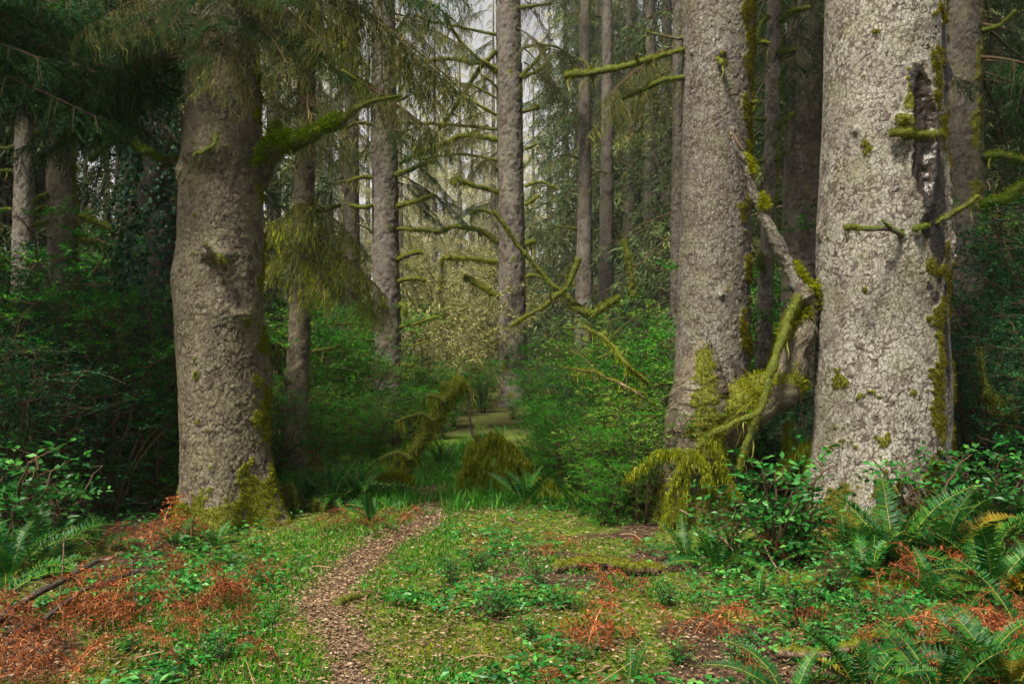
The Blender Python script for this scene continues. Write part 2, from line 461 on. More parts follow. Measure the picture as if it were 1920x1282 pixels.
# ------------------------------------------------------------------ ground and path
def mossy_floor(x, y):
    """where green moss and grass cover the floor (0..1)"""
    p = np.stack([x, y, np.zeros_like(x)], -1)
    n = fbm(p * 0.9, 3, 21)
    a = sstep(0.43, 0.64, n + 0.22 * np.exp(-((pathdist(x, y) - 0.7) / 0.8) ** 2))
    return np.maximum(a * (1 - .5 * sstep(13, 18, y)), .4 * sstep(12.5, 16, y))

def build_ground():
    xs = np.concatenate([-np.geomspace(6.0, 400, 26)[::-1], np.linspace(-5.94, 5.94, 190), np.geomspace(6.0, 400, 26)])
    ys = np.concatenate([np.linspace(-60, 2.8, 20), np.linspace(2.85, 13.0, 165), np.geomspace(13.1, 500, 60)])
    X, Y = np.meshgrid(xs, ys)
    p = np.stack([X, Y, np.zeros_like(X)], -1)
    Z = gz(X, Y)
    near = (np.abs(X) < 6) & (Y > 2.8) & (Y < 13.1)
    Z = Z + near * 0.022 * (fbm(p * 9, 2, 8) - 0.5)
    mb = MB()
    nx = len(xs)
    i = (np.arange(len(ys) - 1)[:, None] * nx + np.arange(nx - 1)[None]).ravel()
    mb.add(np.stack([X, Y, Z], -1).reshape(-1, 3), np.stack([i, i + 1, i + nx + 1, i + nx], -1), 0, 0.5, mossy_floor(X, Y).ravel())
    tag(link('ground', mb.mesh('ground', [M['ground']])), kind='structure')
    # the trodden strip
    n = 150
    t = np.linspace(0, len(PATH) - 1, n)
    c = np.stack([np.interp(t, np.arange(len(PATH)), PATH[:, k]) for k in (0, 1)], -1)
    tn = np.gradient(c, axis=0); tn /= np.linalg.norm(tn, axis=1)[:, None]
    sd = np.stack([tn[:, 1], -tn[:, 0]], -1)
    wv = np.linspace(-1, 1, 15)
    pz = np.stack([c[:, 0], c[:, 1], np.zeros(n)], -1)
    hl = 0.075 + 0.22 * (vnoise(pz * 2.6, 31) - 0.4) + 0.2 * (vnoise(pz * 9, 33) - 0.5)
    hr = 0.075 + 0.22 * (vnoise(pz * 2.6, 37) - 0.4) + 0.2 * (vnoise(pz * 9, 39) - 0.5)
    fade = 1 - 0.9 * sstep(8.8, 11.0, c[:, 1])
    wid = np.where(wv[None] < 0, hl[:, None], hr[:, None]) * fade[:, None]
    XY = c[:, None] + sd[:, None] * (wv[None] * wid)[..., None]
    Zp = gz(XY[..., 0], XY[..., 1]) + 0.022 * (1 - wv[None] ** 4) - 0.012
    i = (np.arange(n - 1)[:, None] * 15 + np.arange(14)[None]).ravel()
    mb = MB()
    mb.add(np.dstack([XY, Zp]).reshape(-1, 3), np.stack([i, i + 1, i + 16, i + 15], -1))
    tag(link('path', mb.mesh('path', [M['path']])), kind='structure')
build_ground()

# ------------------------------------------------------------------ trunks
def worley(u, v, nu, seed):
    """cellular pattern, periodic in u with nu cells"""
    r = np.random.default_rng(seed)
    nv = 512
    jit = r.random((nu, nv, 2)); rid = r.random((nu, nv)); ph = r.random((nu, nv)) * 2 * np.pi
    iu, iv = np.floor(u).astype(int), np.floor(v).astype(int)
    F1 = np.full(u.shape, 9.0); F2 = np.full(u.shape, 9.0)
    ID = np.zeros(u.shape); DU = np.zeros(u.shape); DV = np.zeros(u.shape); PH = np.zeros(u.shape)
    for a in (-1, 0, 1):
        for b in (-1, 0, 1):
            cu, cv = iu + a, iv + b
            mu, mv = cu % nu, cv % nv
            du = u - (cu + jit[mu, mv, 0]); dv = v - (cv + jit[mu, mv, 1])
            d = np.sqrt(du * du + dv * dv)
            c = d < F1
            F2 = np.where(c, F1, np.minimum(F2, d))
            F1 = np.where(c, d, F1)
            ID = np.where(c, rid[mu, mv], ID); DU = np.where(c, du, DU); DV = np.where(c, dv, DV); PH = np.where(c, ph[mu, mv], PH)
    return F1, F2, ID, DU, DV, PH

def make_trunk(parent, d, rows, top_z, mat, plate=0.07, amp=0.013, res=1.7, sidemoss=0.0, basemoss=0.0, blobs=(), bumps=(), top_r=None,
               seed=1, flare=0.0, mossmat='moss', tuft=1.0, scar=None, tuftlen=0.03, stains=()):
    """trunk > bark surface with real scales; moss as a part of its own. rows: (py, px left, px right) on the photo"""
    loc = np.array(parent.location)
    rows = sorted(rows, key=lambda r: -r[0])
    zr = np.array([CAM_H - (r[0] - CY) / FPX * d for r in rows])
    xc = np.array([((r[1] + r[2]) / 2 - CX) / FPX * d for r in rows])
    rr = np.array([(r[2] - r[1]) / 2 / FPX * d for r in rows])
    zf = CAM_H + CY / FPX * d + 0.35
    if zr[-1] < top_z:
        sl = (xc[-1] - xc[max(0, len(xc) - 3)]) / max(zr[-1] - zr[max(0, len(zr) - 3)], 0.1)
        zr = np.append(zr, top_z); xc = np.append(xc, xc[-1] + np.clip(sl, -.02, .02) * (top_z - zr[-2])); rr = np.append(rr, top_r if top_r else rr[-1] * 0.35)
    step = res * d / FPX * 1.875
    z0 = loc[2] - 0.25
    zs = np.arange(z0, min(zf, top_z), step)
    if top_z > zf: zs = np.append(zs, np.arange(zf, top_z + 0.1, 0.25))
    def smooth(a):
        k = max(3, int(0.22 / step) | 1)
        f = np.interp(zs, zr, a)
        g = np.convolve(np.pad(f, k // 2, mode='edge'), np.ones(k) / k, 'valid')
        return np.where(zs < zf, g[:len(zs)], f)
    XC, R = smooth(xc), smooth(rr)
    R = R * (1 + flare * np.exp(-np.maximum(zs - loc[2], 0) / 0.28))
    rm = np.interp(1.5, zs, R)
    nf = int(2 * np.radians(112) * rm / step)
    th = np.concatenate([np.radians(np.linspace(-112, 112, nf)), np.radians(np.linspace(112, 248, 22))[1:-1]])
    TH, Z = np.meshgrid(th, zs)
    tc = -math.atan2(loc[0], loc[1])          # the side that faces the clearing
    RR = np.repeat(R[:, None], len(th), 1)
    circ = 2 * np.pi * rm
    nu = max(6, int(round(circ / plate)))
    U = (TH / (2 * np.pi) % 1.0)
    pos3 = np.stack([np.sin(TH) * rm, np.cos(TH) * rm, Z], -1)
    wu = (fbm(pos3 / plate * 1.3, 2, seed) - 0.5) * 1.1 + (vnoise(pos3 / plate * .28, seed + 3) - .5) * 2.2
    wv = (fbm(pos3 / plate * 1.3, 2, seed + 9) - 0.5) * 1.1 + (vnoise(pos3 / plate * .28, seed + 13) - .5) * 2.2
    F1, F2, ID, DU, DV, PH = worley(U * nu + wu, Z / (plate * 1.3) + 40 + wv, nu, seed)
    e = F2 - F1
    edge = sstep(-.5, .35, DU * .8 - DV * .8)        # scales lift at their lower and right edges
    lift = 0.5 * (DU * 0.8 - DV * 1.0) + 0.25 * (DU * np.cos(PH) + DV * np.sin(PH)) + 0.8 * (ID - 0.5)
    cd = 1.3 * sstep(.28, .62, vnoise(pos3 / plate * .6, seed + 21)) * (.25 + .75 * edge)
    h = np.where(e < 0.24, -cd + (lift + cd) * sstep(0.03, 0.22, e), lift) * amp
    n2 = nu * 2
    G1, G2, ID2, EU, EV, PH2 = worley(U * n2 + wu * 1.5, Z / (plate * 0.6) + 90 + wv * 1.5, n2, seed + 50)
    h += amp * 0.32 * (ID2 - 0.5)
    h += amp * 0.35 * (fbm(pos3 * 9, 2, seed + 2) - 0.5)
    low = fbm(pos3 * 1.6, 2, seed + 4) - 0.5
    h += low * 0.06 * rm
    # buttress lobes at the foot
    foot = np.exp(-np.maximum(Z - loc[2], 0) / 0.35)
    h += foot * rm * 0.26 * (np.cos(TH * 5 + seed) * 0.6 + np.cos(TH * 3 + seed * 2) * 0.5)
    moss = np.zeros_like(h)
    nz = fbm(pos3 * 5.5, 3, seed + 6)
    nz2 = fbm(pos3 * 21, 2, seed + 7)
    S, Cc = np.sin(TH), np.cos(TH)
    if sidemoss:
        moss = np.maximum(moss, sstep(0.50, 0.72, nz * 0.95 - .17 + 0.25 * (nz2 - .5) + sidemoss * 1.05 * sstep(0.5, 0.99, S)))
    if basemoss:
        moss = np.maximum(moss, sstep(0.48, 0.72, nz * 0.6 + 0.4 * (nz2 - .5) + basemoss * np.exp(-np.maximum(Z - loc[2], 0) / 0.34)))
    zpx = lambda py: CAM_H - (py - CY) / FPX * d
    for (px, py, rx, ry, st) in blobs:
        zz = zpx(py); k = np.interp(zz, zs, XC); rk = np.interp(zz, zs, R)
        s0 = np.clip(((px - CX) / FPX * d - k) / rk, -0.99, 0.99)
        dist = np.sqrt(((TH - np.arcsin(s0)) * rk / (rx / FPX * d)) ** 2 + ((Z - zz) / (ry / FPX * d)) ** 2)
        moss = np.maximum(moss, sstep(0.35, 0.6, (1.15 - dist) * st + 1.5 * (nz - 0.5) + 0.8 * (nz2 - 0.5)) * (dist < 2.2))
    for (px, py, rx, ry, hh) in bumps:
        zz = zpx(py); k = np.interp(zz, zs, XC); rk = np.interp(zz, zs, R)
        s0 = np.clip(((px - CX) / FPX * d - k) / rk, -0.99, 0.99)
        dist2 = ((TH - np.arcsin(s0)) * rk / (rx / FPX * d)) ** 2 + ((Z - zz) / (ry / FPX * d)) ** 2
        h += hh / FPX * d * np.exp(-dist2) * (0.6 + 0.8 * nz2)
    tone = np.clip(0.46 + 0.34 * (ID - 0.5) + 0.2 * (ID2 - 0.5) + 0.5 * (nz - 0.5), 0.02, 1)
    tone = np.where(ID > 0.955, 0.12, np.clip(tone, .09, 1))
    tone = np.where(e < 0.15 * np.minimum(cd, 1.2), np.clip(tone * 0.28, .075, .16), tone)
    tone = np.where((e > .25) & (ID2 > .62), np.clip(tone + .28, 0, 1), tone)
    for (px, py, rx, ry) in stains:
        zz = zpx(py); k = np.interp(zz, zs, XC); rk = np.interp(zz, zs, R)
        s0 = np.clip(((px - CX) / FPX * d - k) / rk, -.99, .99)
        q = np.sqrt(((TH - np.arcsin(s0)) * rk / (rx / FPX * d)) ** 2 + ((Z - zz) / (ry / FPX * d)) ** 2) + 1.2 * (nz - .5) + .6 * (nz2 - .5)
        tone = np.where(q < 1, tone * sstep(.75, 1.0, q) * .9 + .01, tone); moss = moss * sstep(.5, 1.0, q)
    smask = None
    if scar:
        px, py, rx, ry = scar
        zz = zpx(py); k = np.interp(zz, zs, XC); rk = np.interp(zz, zs, R)
        s0 = ((px - CX) / FPX * d - k) / rk
        q = np.sqrt(((TH - np.arcsin(s0)) * rk / (rx / FPX * d)) ** 2 + ((Z - zz) / (ry / FPX * d)) ** 2) + 0.9 * (nz - .5)
        smask = q < 1
        h -= 0.05 * sstep(1.0, 0.5, q) * (0.6 + 0.8 * nz2)
        h += 0.03 * np.exp(-((q - 1.15) / 0.18) ** 2)
        moss = np.where(q < 1.05, 0, moss)
    h += moss * (0.003 + 0.016 * nz2) * min(1.0, rm / 0.3)
    RR = RR + h
    Sw, Cw = np.sin(TH + tc), np.cos(TH + tc)
    v = np.stack([XC[:, None] + RR * Sw, loc[1] - RR * Cw, Z], -1)
    mb = MB()
    nc = len(th)
    i = np.arange(len(zs) - 1)[:, None] * nc; j = np.arange(nc)[None]
    q = np.stack([i + j, i + (j + 1) % nc, i + nc + (j + 1) % nc, i + nc + j], -1)
    if smask is not None:
        fm = smask[:-1, :]
        sel = fm.ravel()
        qq = q.reshape(-1, 4)
        mb.add(v.reshape(-1, 3), qq[~sel], 0, tone.ravel(), moss.ravel())
        mb.f.append((qq[sel], 1, True))
        mats = [M[mat], M['resin']]
    else:
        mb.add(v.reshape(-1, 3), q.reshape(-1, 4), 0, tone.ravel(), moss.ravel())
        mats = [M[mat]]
    cap = len(zs) * nc
    o = link('trunk', mb.mesh('trunk', mats, loc), parent)
    # moss tufts standing on the bark
    w = np.where((Cc > -0.35) & (Z < zf) & (Z > loc[2] - .05), moss, 0).ravel()
    ok = np.where(w > 0.4)[0]
    if len(ok) > 30 and tuft > 0:
        n = int(min(len(ok) * 1.9 * tuft, 30000))
        r = np.random.default_rng(seed + 70)
        pick = r.choice(ok, n)
        bp_ = v.reshape(-1, 3)[pick] + r.normal(size=(n, 3)) * step * 0.5
        nor = np.stack([Sw, -Cw, np.zeros_like(S)], -1).reshape(-1, 3)[pick]
        dr = nrm(nor * (0.5 + r.random((n, 1))) + runit(n, r) * 0.6 + np.array([0, 0, -0.45]))
        mt = MB()
        tn = np.clip(r.normal(0.45, 0.22, n), 0, 1)
        blades(mt, bp_ - nor * 0.004, dr, tuftlen * .75 * (0.4 + r.random(n)), 0.2 * tuftlen * (0.6 + r.random(n)), 0, tn, r)
        link('moss', mt.mesh('moss', [M[mossmat]], loc), parent)
    return o, (zs, XC, R)

def branch(parent, px, depth, r0, r1, moss=0.8, hang=0.0, mat='branch', mossmat='moss_green', seed=0, tufts=1.0, name='branch', twigs=0, hangmat=None, hanglen=0.16):
    """a limb along photo points; depth: one number or one for each point. r in pixels at that depth"""
    loc = np.array(parent.location)
    r = np.random.default_rng(seed + 1000)
    n = len(px)
    dd = np.broadcast_to(depth, (n,))
    pts = np.array([P(a, b, c) for (a, b), c in zip(px, dd)])
    return limb(parent, pts, (.5 if dd.mean() > 15 else .66) * r0 * dd.mean() / FPX, (.5 if dd.mean() > 15 else .66) * r1 * dd.mean() / FPX, moss, hang, mat, mossmat, seed, tufts, name, twigs, hangmat, hanglen)

def limb(parent, pts, R0, R1, moss=0.8, hang=0.0, mat='branch', mossmat='moss_green', seed=0, tufts=1.0, name='branch', twigs=0, hangmat=None, hanglen=0.16, seg=10):
    loc = np.array(parent.location)
    r = np.random.default_rng(seed + 1000)
    L = np.linalg.norm(np.diff(pts, axis=0), axis=1).sum()
    m = int(np.clip(L / max(0.30 * (R0 + R1) / 2, 0.010), 10, 160))
    seg = int(np.clip(2 * np.pi * max(R0, R1) / .016, seg, 70))
    c = catmull(pts, m)
    tt = np.linspace(0, 1, m)
    wob = np.stack([fbm(c * 3.2, 2, seed + q) - .5 for q in (0, 11, 23)], -1) * np.sin(np.pi * tt)[:, None]
    c = c + wob * (R0 * 1.7 + .03)
    rad = np.interp(tt, [0, 1], [R0, R1]) * (0.72 + 0.56 * fbm(c * 7, 2, seed + 2))
    mb = MB()
    v, nn, mm = add_tube(mb, c, rad, seg, 0, 0.22, moss, seed, 0.4)
    if R0 > .03 and moss < .7:      # flaky bark on the thicker limbs
        fl = np.abs(fbm(v * 24, 2, seed + 8) - .5) * 2 + .6 * (fbm(v * 60, 1, seed + 9) - .5)
        mb.v[-1] = v + nn * ((fl - .3) * min(.022, R0 * .22))[:, None]
        mb.tone[-1] = np.clip(.15 + 1.1 * fl + .5 * (fbm(v * 8, 2, seed + 4) - .5), .03, 1)
    else:
        mb.tone[-1] = np.clip(.1 + .7 * fbm(v * 30, 2, seed + 4), 0, 1)
    for k in range(twigs):
        i = int(r.integers(m // 3, m)); dr = nrm(r.normal(size=3) + np.array([0, 0, 0.1]))
        tl = L * r.uniform(.08, .22)
        tp = catmull([c[i], c[i] + dr * tl * .5 + r.normal(size=3) * tl * .12, c[i] + dr * tl + r.normal(size=3) * tl * .15], 8)
        a, b, e = add_tube(mb, tp, np.linspace(rad[i] * .38, rad[i] * .10, 8), 5, 0, .1, moss, seed + k)
        v = np.vstack([v, a]); nn = np.vstack([nn, b]); mm = np.append(mm, e)
    o = link(name, mb.mesh(name, [M[mat]], loc), parent)
    ok = np.where(mm > 0.35)[0]
    if moss > 0 and tufts > 0 and len(ok) > 4:
        area = 2 * np.pi * (R0 + R1) / 2 * L
        nt = int(np.clip(area * 20000 * tufts, 100, 6500))
        pk = r.choice(ok, nt)
        ln = np.clip(0.75 * (R0 + R1) / 2, 0.018, 0.05)
        mt = MB()
        bp_ = v[pk] + r.normal(size=(nt, 3)) * ln * 0.5
        ln = ln * .8
        blades(mt, bp_, nrm(nn[pk] * .8 + runit(nt, r) * .8 + np.array([0, 0, -.3])), ln * (0.5 + r.random(nt)), ln * .26, 0, np.clip(0.5 + nn[pk, 2] * .2 + r.normal(0, .2, nt), 0, 1), r)
        if hang > 0:
            nh = int(max(6, L * 60 * hang))
            t = r.integers(0, m, nh)
            ribbons(mt, c[t] + r.normal(size=(nh, 3)) * rad[t][:, None] * .6, hanglen * (0.25 + 1.1 * r.random(nh) ** 2), ln * .8, 1, r.random(nh), .3, r)
        link('moss', mt.mesh('moss', [M[mossmat], M[hangmat or 'lichen']], loc), o)
    return o

# ------------------------------------------------------------------ spruce boughs
def bough_parts(seed, L=2.0, nsec=34, seclen=0.75, ntert=11, tertlen=0.16, nneed=10, nl=0.036, nw=0.009, droop=0.28, pend=0.8, lich=0, lichlen=0.25, upturn=0.0):
    """arrays for one bough pointing along +X: wood tubes, needles, strands"""
    r = np.random.default_rng(seed)
    mb = MB()
    t = np.linspace(0, 1, 12)
    wig = np.cumsum(r.normal(size=12)) * 0.012 * L
    main = np.stack([L * t, wig, -droop * L * t ** 1.7 + upturn * L * t ** 3], -1)
    add_tube(mb, main, np.linspace(0.022, 0.005, 12) * L / 2, 5, 1, .1, 0, seed, 0.3)
    ts = np.sort(r.uniform(0.1, 1.0, nsec))
    b = np.stack([np.interp(ts, t, main[:, k]) for k in range(3)], -1)
    sd = np.where(np.arange(nsec) % 2 == 0, 1.0, -1.0) * r.uniform(.6, 1, nsec)
    d0 = nrm(np.stack([r.uniform(.35, .8, nsec), sd, r.uniform(-.25, .15, nsec)], -1))
    ln = seclen * (1.0 - 0.62 * ts) * r.uniform(.6, 1.2, nsec)
    ss = np.linspace(0, 1, 6)
    pd = pend * r.uniform(.5, 1.3, nsec)
    sec = b[:, None] + d0[:, None] * (ln[:, None] * ss)[..., None] + np.array([0, 0, -1.0]) * (ln[:, None] * pd[:, None] * ss ** 1.7)[..., None]
    for k in range(nsec):
        add_tube(mb, sec[k], np.linspace(.006, .002, 6) * (L / 2), 3, 1, 0, 0, 0, 0.4, cap=False)
    s = np.tile(np.linspace(0.08, 1.0, ntert), (nsec, 1)) + r.normal(size=(nsec, ntert)) * .02
    f = np.clip(s, 0, .999) * 5; i = f.astype(int); fr = (f - i)[..., None]
    K = np.arange(nsec)[:, None]
    tb = sec[K, i] * (1 - fr) + sec[K, i + 1] * fr
    tg = nrm(sec[K, i + 1] - sec[K, i])
    pr = nrm(np.cross(tg, np.array([0, 0, 1.0])) + 1e-6) * np.where(np.arange(ntert) % 2 == 0, 1.0, -1.0)[None, :, None]
    td = nrm(tg * .75 + pr * .75 + np.array([0, 0, -.25]) + r.normal(size=tg.shape) * .25)
    tl = tertlen * (1.1 - .6 * np.clip(s, 0, 1)) * r.uniform(.6, 1.2, s.shape)
    q = np.linspace(0.05, 1, nneed)
    nb = tb[:, :, None] + td[:, :, None] * (tl[..., None] * q)[..., None] + np.array([0, 0, -.35]) * (tl[..., None] * q ** 2)[..., None]
    N = nb.size // 3
    nb = nb.reshape(-1, 3)
    ndir = nrm(np.repeat(td.reshape(-1, 3), nneed, 0) * .9 + runit(N, r) * .6)
    ton = np.clip(np.repeat(r.normal(.45, .2, nsec * ntert), nneed) + r.normal(0, .12, N), 0, 1)
    blades(mb, nb, ndir, nl * r.uniform(.7, 1.3, N), nw, 0, ton, r)
    if lich:
        k = r.integers(0, nsec, lich); u = r.integers(0, 6, lich)
        ribbons(mb, sec[k, u] + r.normal(size=(lich, 3)) * .03, lichlen * (.2 + 1.2 * r.random(lich) ** 2), 0.009 * r.uniform(.6, 1.5, lich), 2, r.random(lich), .3, r)
    return mb

BOUGH = [bough_parts(100 + k, pend=.6, seclen=.8, tertlen=.19, ntert=14, nneed=18, nl=.026, nw=.007).mesh('bough', [M['needle'], M['twig'], M['lichen']]) for k in range(3)]
BOUGH_L = [bough_parts(120 + k, lich=260, pend=1.0).mesh('bough', [M['needle_olive'], M['twig'], M['lichen']]) for k in range(3)]
BOUGH_M = [bough_parts(140 + k, L=1.5, nsec=26, seclen=.55, nneed=6, lich=420, lichlen=.2, pend=.95, droop=.32).mesh('bough', [M['needle_olive'], M['twig'], M['drape']]) for k in range(2)]
BOUGH_F = [bough_parts(160 + k, L=2.6, nsec=30, seclen=1.0, ntert=9, tertlen=.22, nneed=6, nl=.085, nw=.02, pend=1.1, lich=120, lichlen=.5).mesh('bough', [M['needle_far'], M['twig'], M['lichen']]) for k in range(3)]

def hang_boughs(tree, base_xy, zlo, zhi, n, kinds, rng, scale=(0.8, 1.25), az=(0, 360), pitch=(-5, 25), rad=0.0):
    loc = np.array(tree.location)
    for k in range(n):
        z = rng.uniform(zlo, zhi); a = math.radians(rng.uniform(*az))
        p = np.array([base_xy[0] + math.cos(a) * rad, base_xy[1] + math.sin(a) * rad, z]) - loc
        link('bough', kinds[int(rng.integers(len(kinds)))], tree, p, (math.radians(rng.uniform(-12, 12)), math.radians(rng.uniform(*pitch)), a), rng.uniform(*scale))

def far_crown(seed, H, n, r0, zlo):
    """whole crown of a distant spruce as one mesh"""
    r = np.random.default_rng(seed)
    mb = MB()
    src = [bough_parts(seed * 10 + k, L=2.6, nsec=13, seclen=1.1, ntert=5, tertlen=.36, nneed=4, nl=.22, nw=.05, pend=.9) for k in range(2)]
    for k in range(n):
        z = zlo + (H - zlo) * (k + r.random()) / n
        f = 1 - (z - zlo) / (H - zlo) * .82
        sc = r0 / 2.6 * f * r.uniform(.75, 1.2); a = r.random() * 6.283
        R = np.array(Euler((r.uniform(-.2, .2), r.uniform(-.1, .35), a)).to_matrix())
        s = src[k % 2]
        v = np.concatenate(s.v) @ R.T * sc + np.array([0, 0, z])
        n0 = mb.n
        mb.v.append(v); mb.tone.append(np.clip(np.concatenate(s.tone) + r.normal(0, .12), 0, 1)); mb.moss.append(np.zeros(len(v)))
        for fc, m_, sm in s.f: mb.f.append((fc + n0, m_, sm))
        mb.n += len(v)
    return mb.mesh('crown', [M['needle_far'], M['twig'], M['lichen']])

# ------------------------------------------------------------------ the spruces one can tell apart
def tree_at(label, px, d, name='spruce_tree', group=None):
    x = (px - CX) / FPX * d
    return thing(name, label, 'tree', (x, d, float(gz(x, d))), group)

rg = np.random.default_rng(3)

# the broad trunk on the left, with the burl
D1 = 8.9
T1 = tree_at('broad brown spruce trunk with swollen burl and stout mossy limb, left of path', 432, D1)
make_trunk(T1, D1, [(0, 352, 474), (200, 350, 486), (330, 340, 489), (430, 336, 491), (520, 331, 492), (620, 330, 494), (720, 338, 497), (800, 342, 500), (900, 346, 505), (960, 350, 512), (1000, 350, 516)],
           13, 'bark_olive', plate=0.05, amp=0.0068, res=1.12, sidemoss=0.25, basemoss=0.55, flare=0.24, seed=1, mossmat='moss', tuftlen=.032,
           blobs=[(485, 780, 26, 60, .9), (470, 930, 60, 70, .8), (495, 660, 14, 40, .8)],
           bumps=[(332, 525, 22, 40, 7), (385, 300, 35, 30, 22), (430, 580, 60, 30, 6), (395, 480, 16, 16, 14), (420, 485, 12, 14, 12), (345, 330, 14, 22, 8), (455, 590, 20, 12, 8), (500, 690, 14, 60, 8)])
branch(T1, [(478, 345), (500, 305), (522, 280), (548, 266)], [D1, D1 - .2, D1 - .35, D1 - .4], 30, 17, .55, .25, seed=11, mossmat='moss_green')
branch(T1, [(540, 268), (575, 256), (610, 242), (640, 224)], [D1 - .4, D1 - .5, D1 - .55, D1 - .6], 16, 15, .95, .1, seed=12, tufts=1.6)
branch(T1, [(628, 236), (655, 212), (690, 196), (725, 184), (752, 180)], D1 - .58, 9, 3.5, .95, .25, seed=13)
branch(T1, [(686, 198), (678, 172), (668, 150), (640, 132)], D1 - .58, 8, 4, .9, .2, seed=14)
branch(T1, [(505, 292), (512, 262), (510, 240), (526, 234)], [D1 - .2, D1 - .3, D1 - .32, D1 - .3], 9, 11, .95, .2, seed=15)
branch(T1, [(405, 250), (402, 275), (385, 287), (366, 290)], [D1 - .45, D1 - .58, D1 - .62, D1 - .6], 5, 3, .8, 0, seed=16)
branch(T1, [(402, 490), (392, 476), (380, 458)], [D1 - .4, D1 - .52, D1 - .58], 8, 3, .25, 0, 'dead_wood', seed=17, name='stub')
branch(T1, [(420, 496), (412, 486), (408, 478)], [D1 - .4, D1 - .52, D1 - .54], 7, 3, .2, 0, 'dead_wood', seed=18, name='stub')
hang_boughs(T1, (T1.location.x, D1), 4.1, 4.7, 12, BOUGH, rg, (.6, .9), (140, 200), (0, 30), .3)
hang_boughs(T1, (T1.location.x, D1), 4.2, 4.75, 28, BOUGH + BOUGH_L[:1], rg, (.32, .58), (205, 335), (0, 30), .38)
hang_boughs(T1, (T1.location.x, D1), 4.6, 5.8, 7, BOUGH + BOUGH_L, rg, (.8, 1.2), (-60, 60), (0, 20), .3)

# slimmer trunk beside it, hung with yellow moss
D2 = 11.6
T2 = tree_at('slim spruce trunk hung with yellow-green moss, right beside the broad burled trunk', 550, D2)
make_trunk(T2, D2, [(0, 560, 592), (200, 556, 591), (380, 551, 589), (500, 546, 585), (640, 540, 581), (780, 531, 577), (880, 527, 575), (910, 524, 578)], 13, 'bark_olive', plate=.06, amp=.010, sidemoss=.2, basemoss=.3, flare=.08, seed=2)
for k, (pts, r0, r1) in enumerate([([(585, 660), (610, 655), (640, 648)], 5, 2), ([(545, 660), (530, 650), (515, 640)], 5, 3), ([(588, 250), (615, 240), (640, 222)], 5, 3), ([(586, 400), (610, 392), (640, 385)], 7, 4), ([(556, 210), (540, 205), (525, 195)], 5, 3),
                                  ([(550, 440), (520, 455), (500, 470)], 6, 4), ([(548, 480), (520, 490), (492, 496)], 6, 4)]):
    branch(T2, pts, D2, r0, r1, .9, .8, seed=30 + k, mossmat='moss')
t2x = P(567, 420, D2)
for k in range(13):
    z = P(0, 370 + 11 * k, D2)[2]
    link('bough', BOUGH_M[k % 2], T2, np.array([t2x[0], D2, z]) - np.array(T2.location), (rg.uniform(-.2, .2), rg.uniform(.0, .35), math.radians([-25, -80, 20, -150, -50, 190, -10, -100, -40, 170, 5, -65, -20][k])), rg.uniform(.5, .85))
hang_boughs(T2, (t2x[0], D2), 4.6, 7.5, 16, BOUGH_L + BOUGH_M[:1], rg, (.7, 1.0), (-170, 40), (5, 30), .12)

# trunk left of the glade
D3 = 16.8
T3 = tree_at('straight grey spruce trunk with short mossy stubs, left edge of the misty gap', 728, D3)
make_trunk(T3, D3, [(0, 697, 741), (200, 696, 744), (400, 698, 747), (600, 700, 751), (740, 702, 755), (800, 701, 757), (835, 698, 760)], 18, 'bark_grey', plate=.075, amp=.014, sidemoss=.12, seed=3, flare=.06)
for k, (pts, r0, r1, ms) in enumerate([
    ([(742, 328), (775, 319), (808, 303)], 8, 5, .9), ([(745, 388), (775, 379), (812, 367)], 8, 5, .95), ([(747, 487), (770, 478), (792, 475)], 9, 6, .4),
    ([(747, 430), (760, 430), (772, 433)], 6, 4, .8), ([(748, 528), (775, 522), (798, 526)], 7, 6, .9), ([(750, 614), (790, 603), (822, 594)], 4, 3, .95),
    ([(744, 262), (757, 250), (772, 243)], 5, 3, .9), ([(742, 190), (755, 186), (765, 180)], 5, 3, .9), ([(744, 62), (755, 38), (770, 25)], 5, 3, .8),
    ([(698, 386), (680, 390), (655, 385)], 7, 5, .95), ([(698, 334), (675, 334), (652, 341)], 7, 5, .95), ([(702, 638), (660, 635), (625, 641), (592, 634)], 6, 4, .98), ([(702, 612), (670, 606), (615, 611)], 4, 3, .95),
    ([(697, 235), (672, 232), (650, 240)], 5, 4, .9), ([(750, 645), (775, 650), (800, 640)], 3, 2, .2), ([(754, 684), (765, 686), (776, 682)], 6, 5, .9), ([(750, 570), (758, 575), (760, 590)], 6, 7, .9), ([(720, 545), (718, 565), (720, 580)], 5, 7, .6)]):
    branch(T3, pts, [D3 - .1] + [D3 - .25] * (len(pts) - 1), r0, r1, ms, .5, seed=50 + k, hanglen=.3, mossmat='moss')
hang_boughs(T3, (P(720, 0, D3)[0], D3), 6.0, 8.5, 10, BOUGH_L, rg, (.6, 1.0), (-60, 40), (5, 30), .2)
hang_boughs(T3, (P(720, 0, D3)[0], D3), 3.9, 5.2, 7, BOUGH, rg, (.45, .7), (-50, 30), (5, 30), .2)
hang_boughs(T3, (P(720, 0, D3)[0], D3), 6.2, 9, 9, BOUGH_L, rg, (.5, .8), (100, 300), (5, 30), .2)

